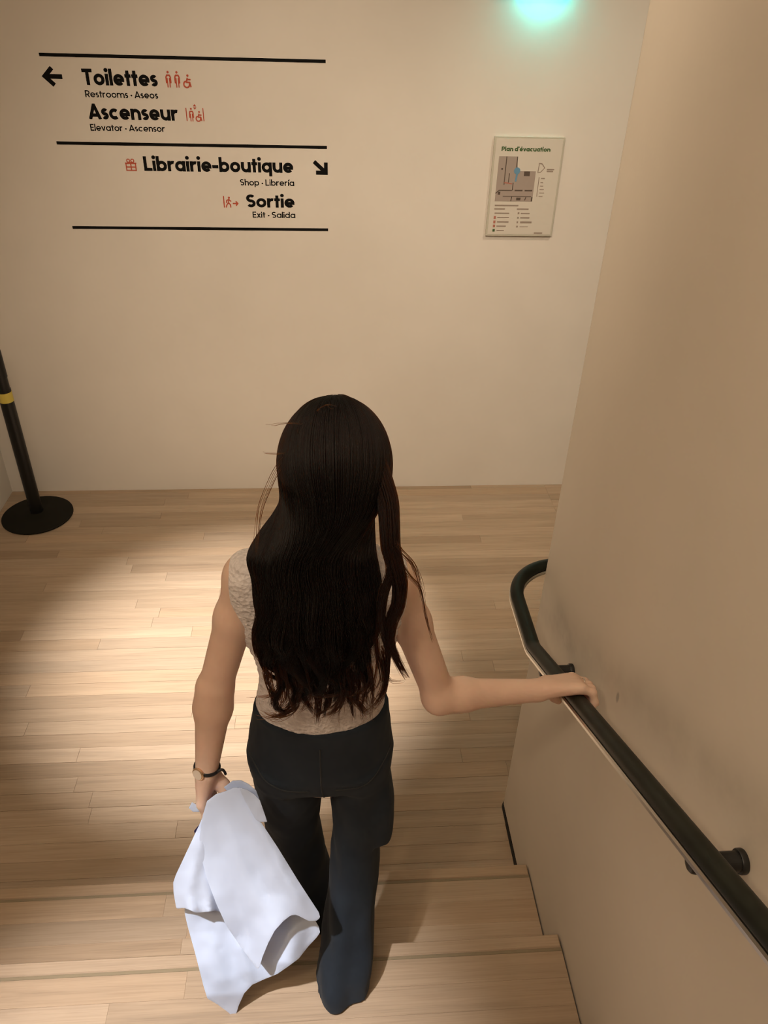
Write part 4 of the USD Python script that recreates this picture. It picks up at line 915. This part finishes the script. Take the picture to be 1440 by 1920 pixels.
def ridge(x, z, ax, az, bx_, bz, amp, wid):
    """A fold running from (ax, az) to (bx_, bz), rising amp towards the viewer's side."""
    d0 = np.array((bx_ - ax, bz - az)); L = np.hypot(*d0); d0 /= L
    s = (x - ax) * d0[0] + (z - az) * d0[1]; e = -(x - ax) * d0[1] + (z - az) * d0[0]
    return amp * np.exp(-(e / wid) ** 2) * np.clip(s / L * 3, 0, 1) * np.clip((L - s) / L * 3 + 0.4, 0, 1)


crumple = lambda x, z, sc, am, sd: (meshkit.fbm(np.c_[x * sc, z * sc * 0.6, x * 0], 3, sd) - 0.5) * am
def d_front(x, z):
    t = ramp(z, 1.0, 0.5)
    u = (x + 0.29 - 0.09 * t) / (0.10 + 0.16 * t)
    return plane(z) - 0.012 - 0.014 * t - 0.016 * t * np.sin(np.clip(u, 0, 1) * np.pi) + ridge(x, z, -0.262, 0.97, -0.19, 0.53, 0.004, 0.014) - ridge(x, z, -0.20, 0.99, -0.07, 0.66, 0.006, 0.014) + ridge(x, z, -0.225, 0.98, -0.14, 0.66, 0.005, 0.018) - 0.010 * ramp(z, 0.72, 0.60) * np.sin((x + 0.18) / 0.14 * np.pi * 1.6) + crumple(x, z, 14, 0.007, 2)
def d_side(x, z):
    t = ramp(z, 1.0, 0.68)
    return plane(z) - 0.006 - 0.012 * t + 0.022 * np.clip((-0.31 - x) / 0.05, 0, 1) ** 2 + 0.016 * np.clip((x + 0.285) / 0.04, 0, 1) * t - ridge(x, z, -0.27, 0.95, -0.33, 0.72, 0.004, 0.014) - 0.004 * ramp(z, 0.73, 0.68) * np.sin(x * 150) + crumple(x, z, 24, 0.008, 4)
def d_back(x, z):
    return plane(z) + 0.018 - 0.014 * ramp(z, 0.62, 0.42) + 0.006 * np.sin((x + 0.34) * 14) - ridge(x, z, -0.30, 0.66, -0.27, 0.42, 0.006, 0.03) - ridge(x, z, -0.095, 0.68, -0.125, 0.47, 0.020, 0.035) - ridge(x, z, -0.235, 0.62, -0.20, 0.46, 0.006, 0.015) + 0.012 * ramp(z, 0.425, 0.35) + crumple(x, z, 16, 0.008, 9)
bag = thing('bag', 'folded white plastic bag held in the left hand beside the trousers', 'bag', (-0.2, 0.92, 0.35))
obj('back_panel', film(SH['back_panel'], d_back), BAGM, bag, True)
obj('side_panel', film(SH['side_panel'], d_side), BAGM, bag, True)
obj('front_panel', film(SH['front_panel'], d_front), BAGM, bag, True)
obj('top_flap', film(SH['top_flap'], lambda x, z: plane(z) - 0.024 + 0.05 * (x + 0.2) + crumple(x, z, 30, 0.008, 5), 0.005), BAGM, bag, True)
obj('rear_flap', film(SH['rear_flap'], lambda x, z: plane(z) + 0.006 + crumple(x, z, 30, 0.01, 6), 0.005), BAGM, bag, True)
obj('corner_tip', film(SH['corner_tip'], lambda x, z: plane(z) + 0.004 + 0.2 * (x + 0.29), 0.004), BAGM, bag, True)
obj('printed_tab', film(SH['printed_tab'], lambda x, z: plane(z) + 0.010, 0.004), NAVY, bag, True, label='navy printed tab')
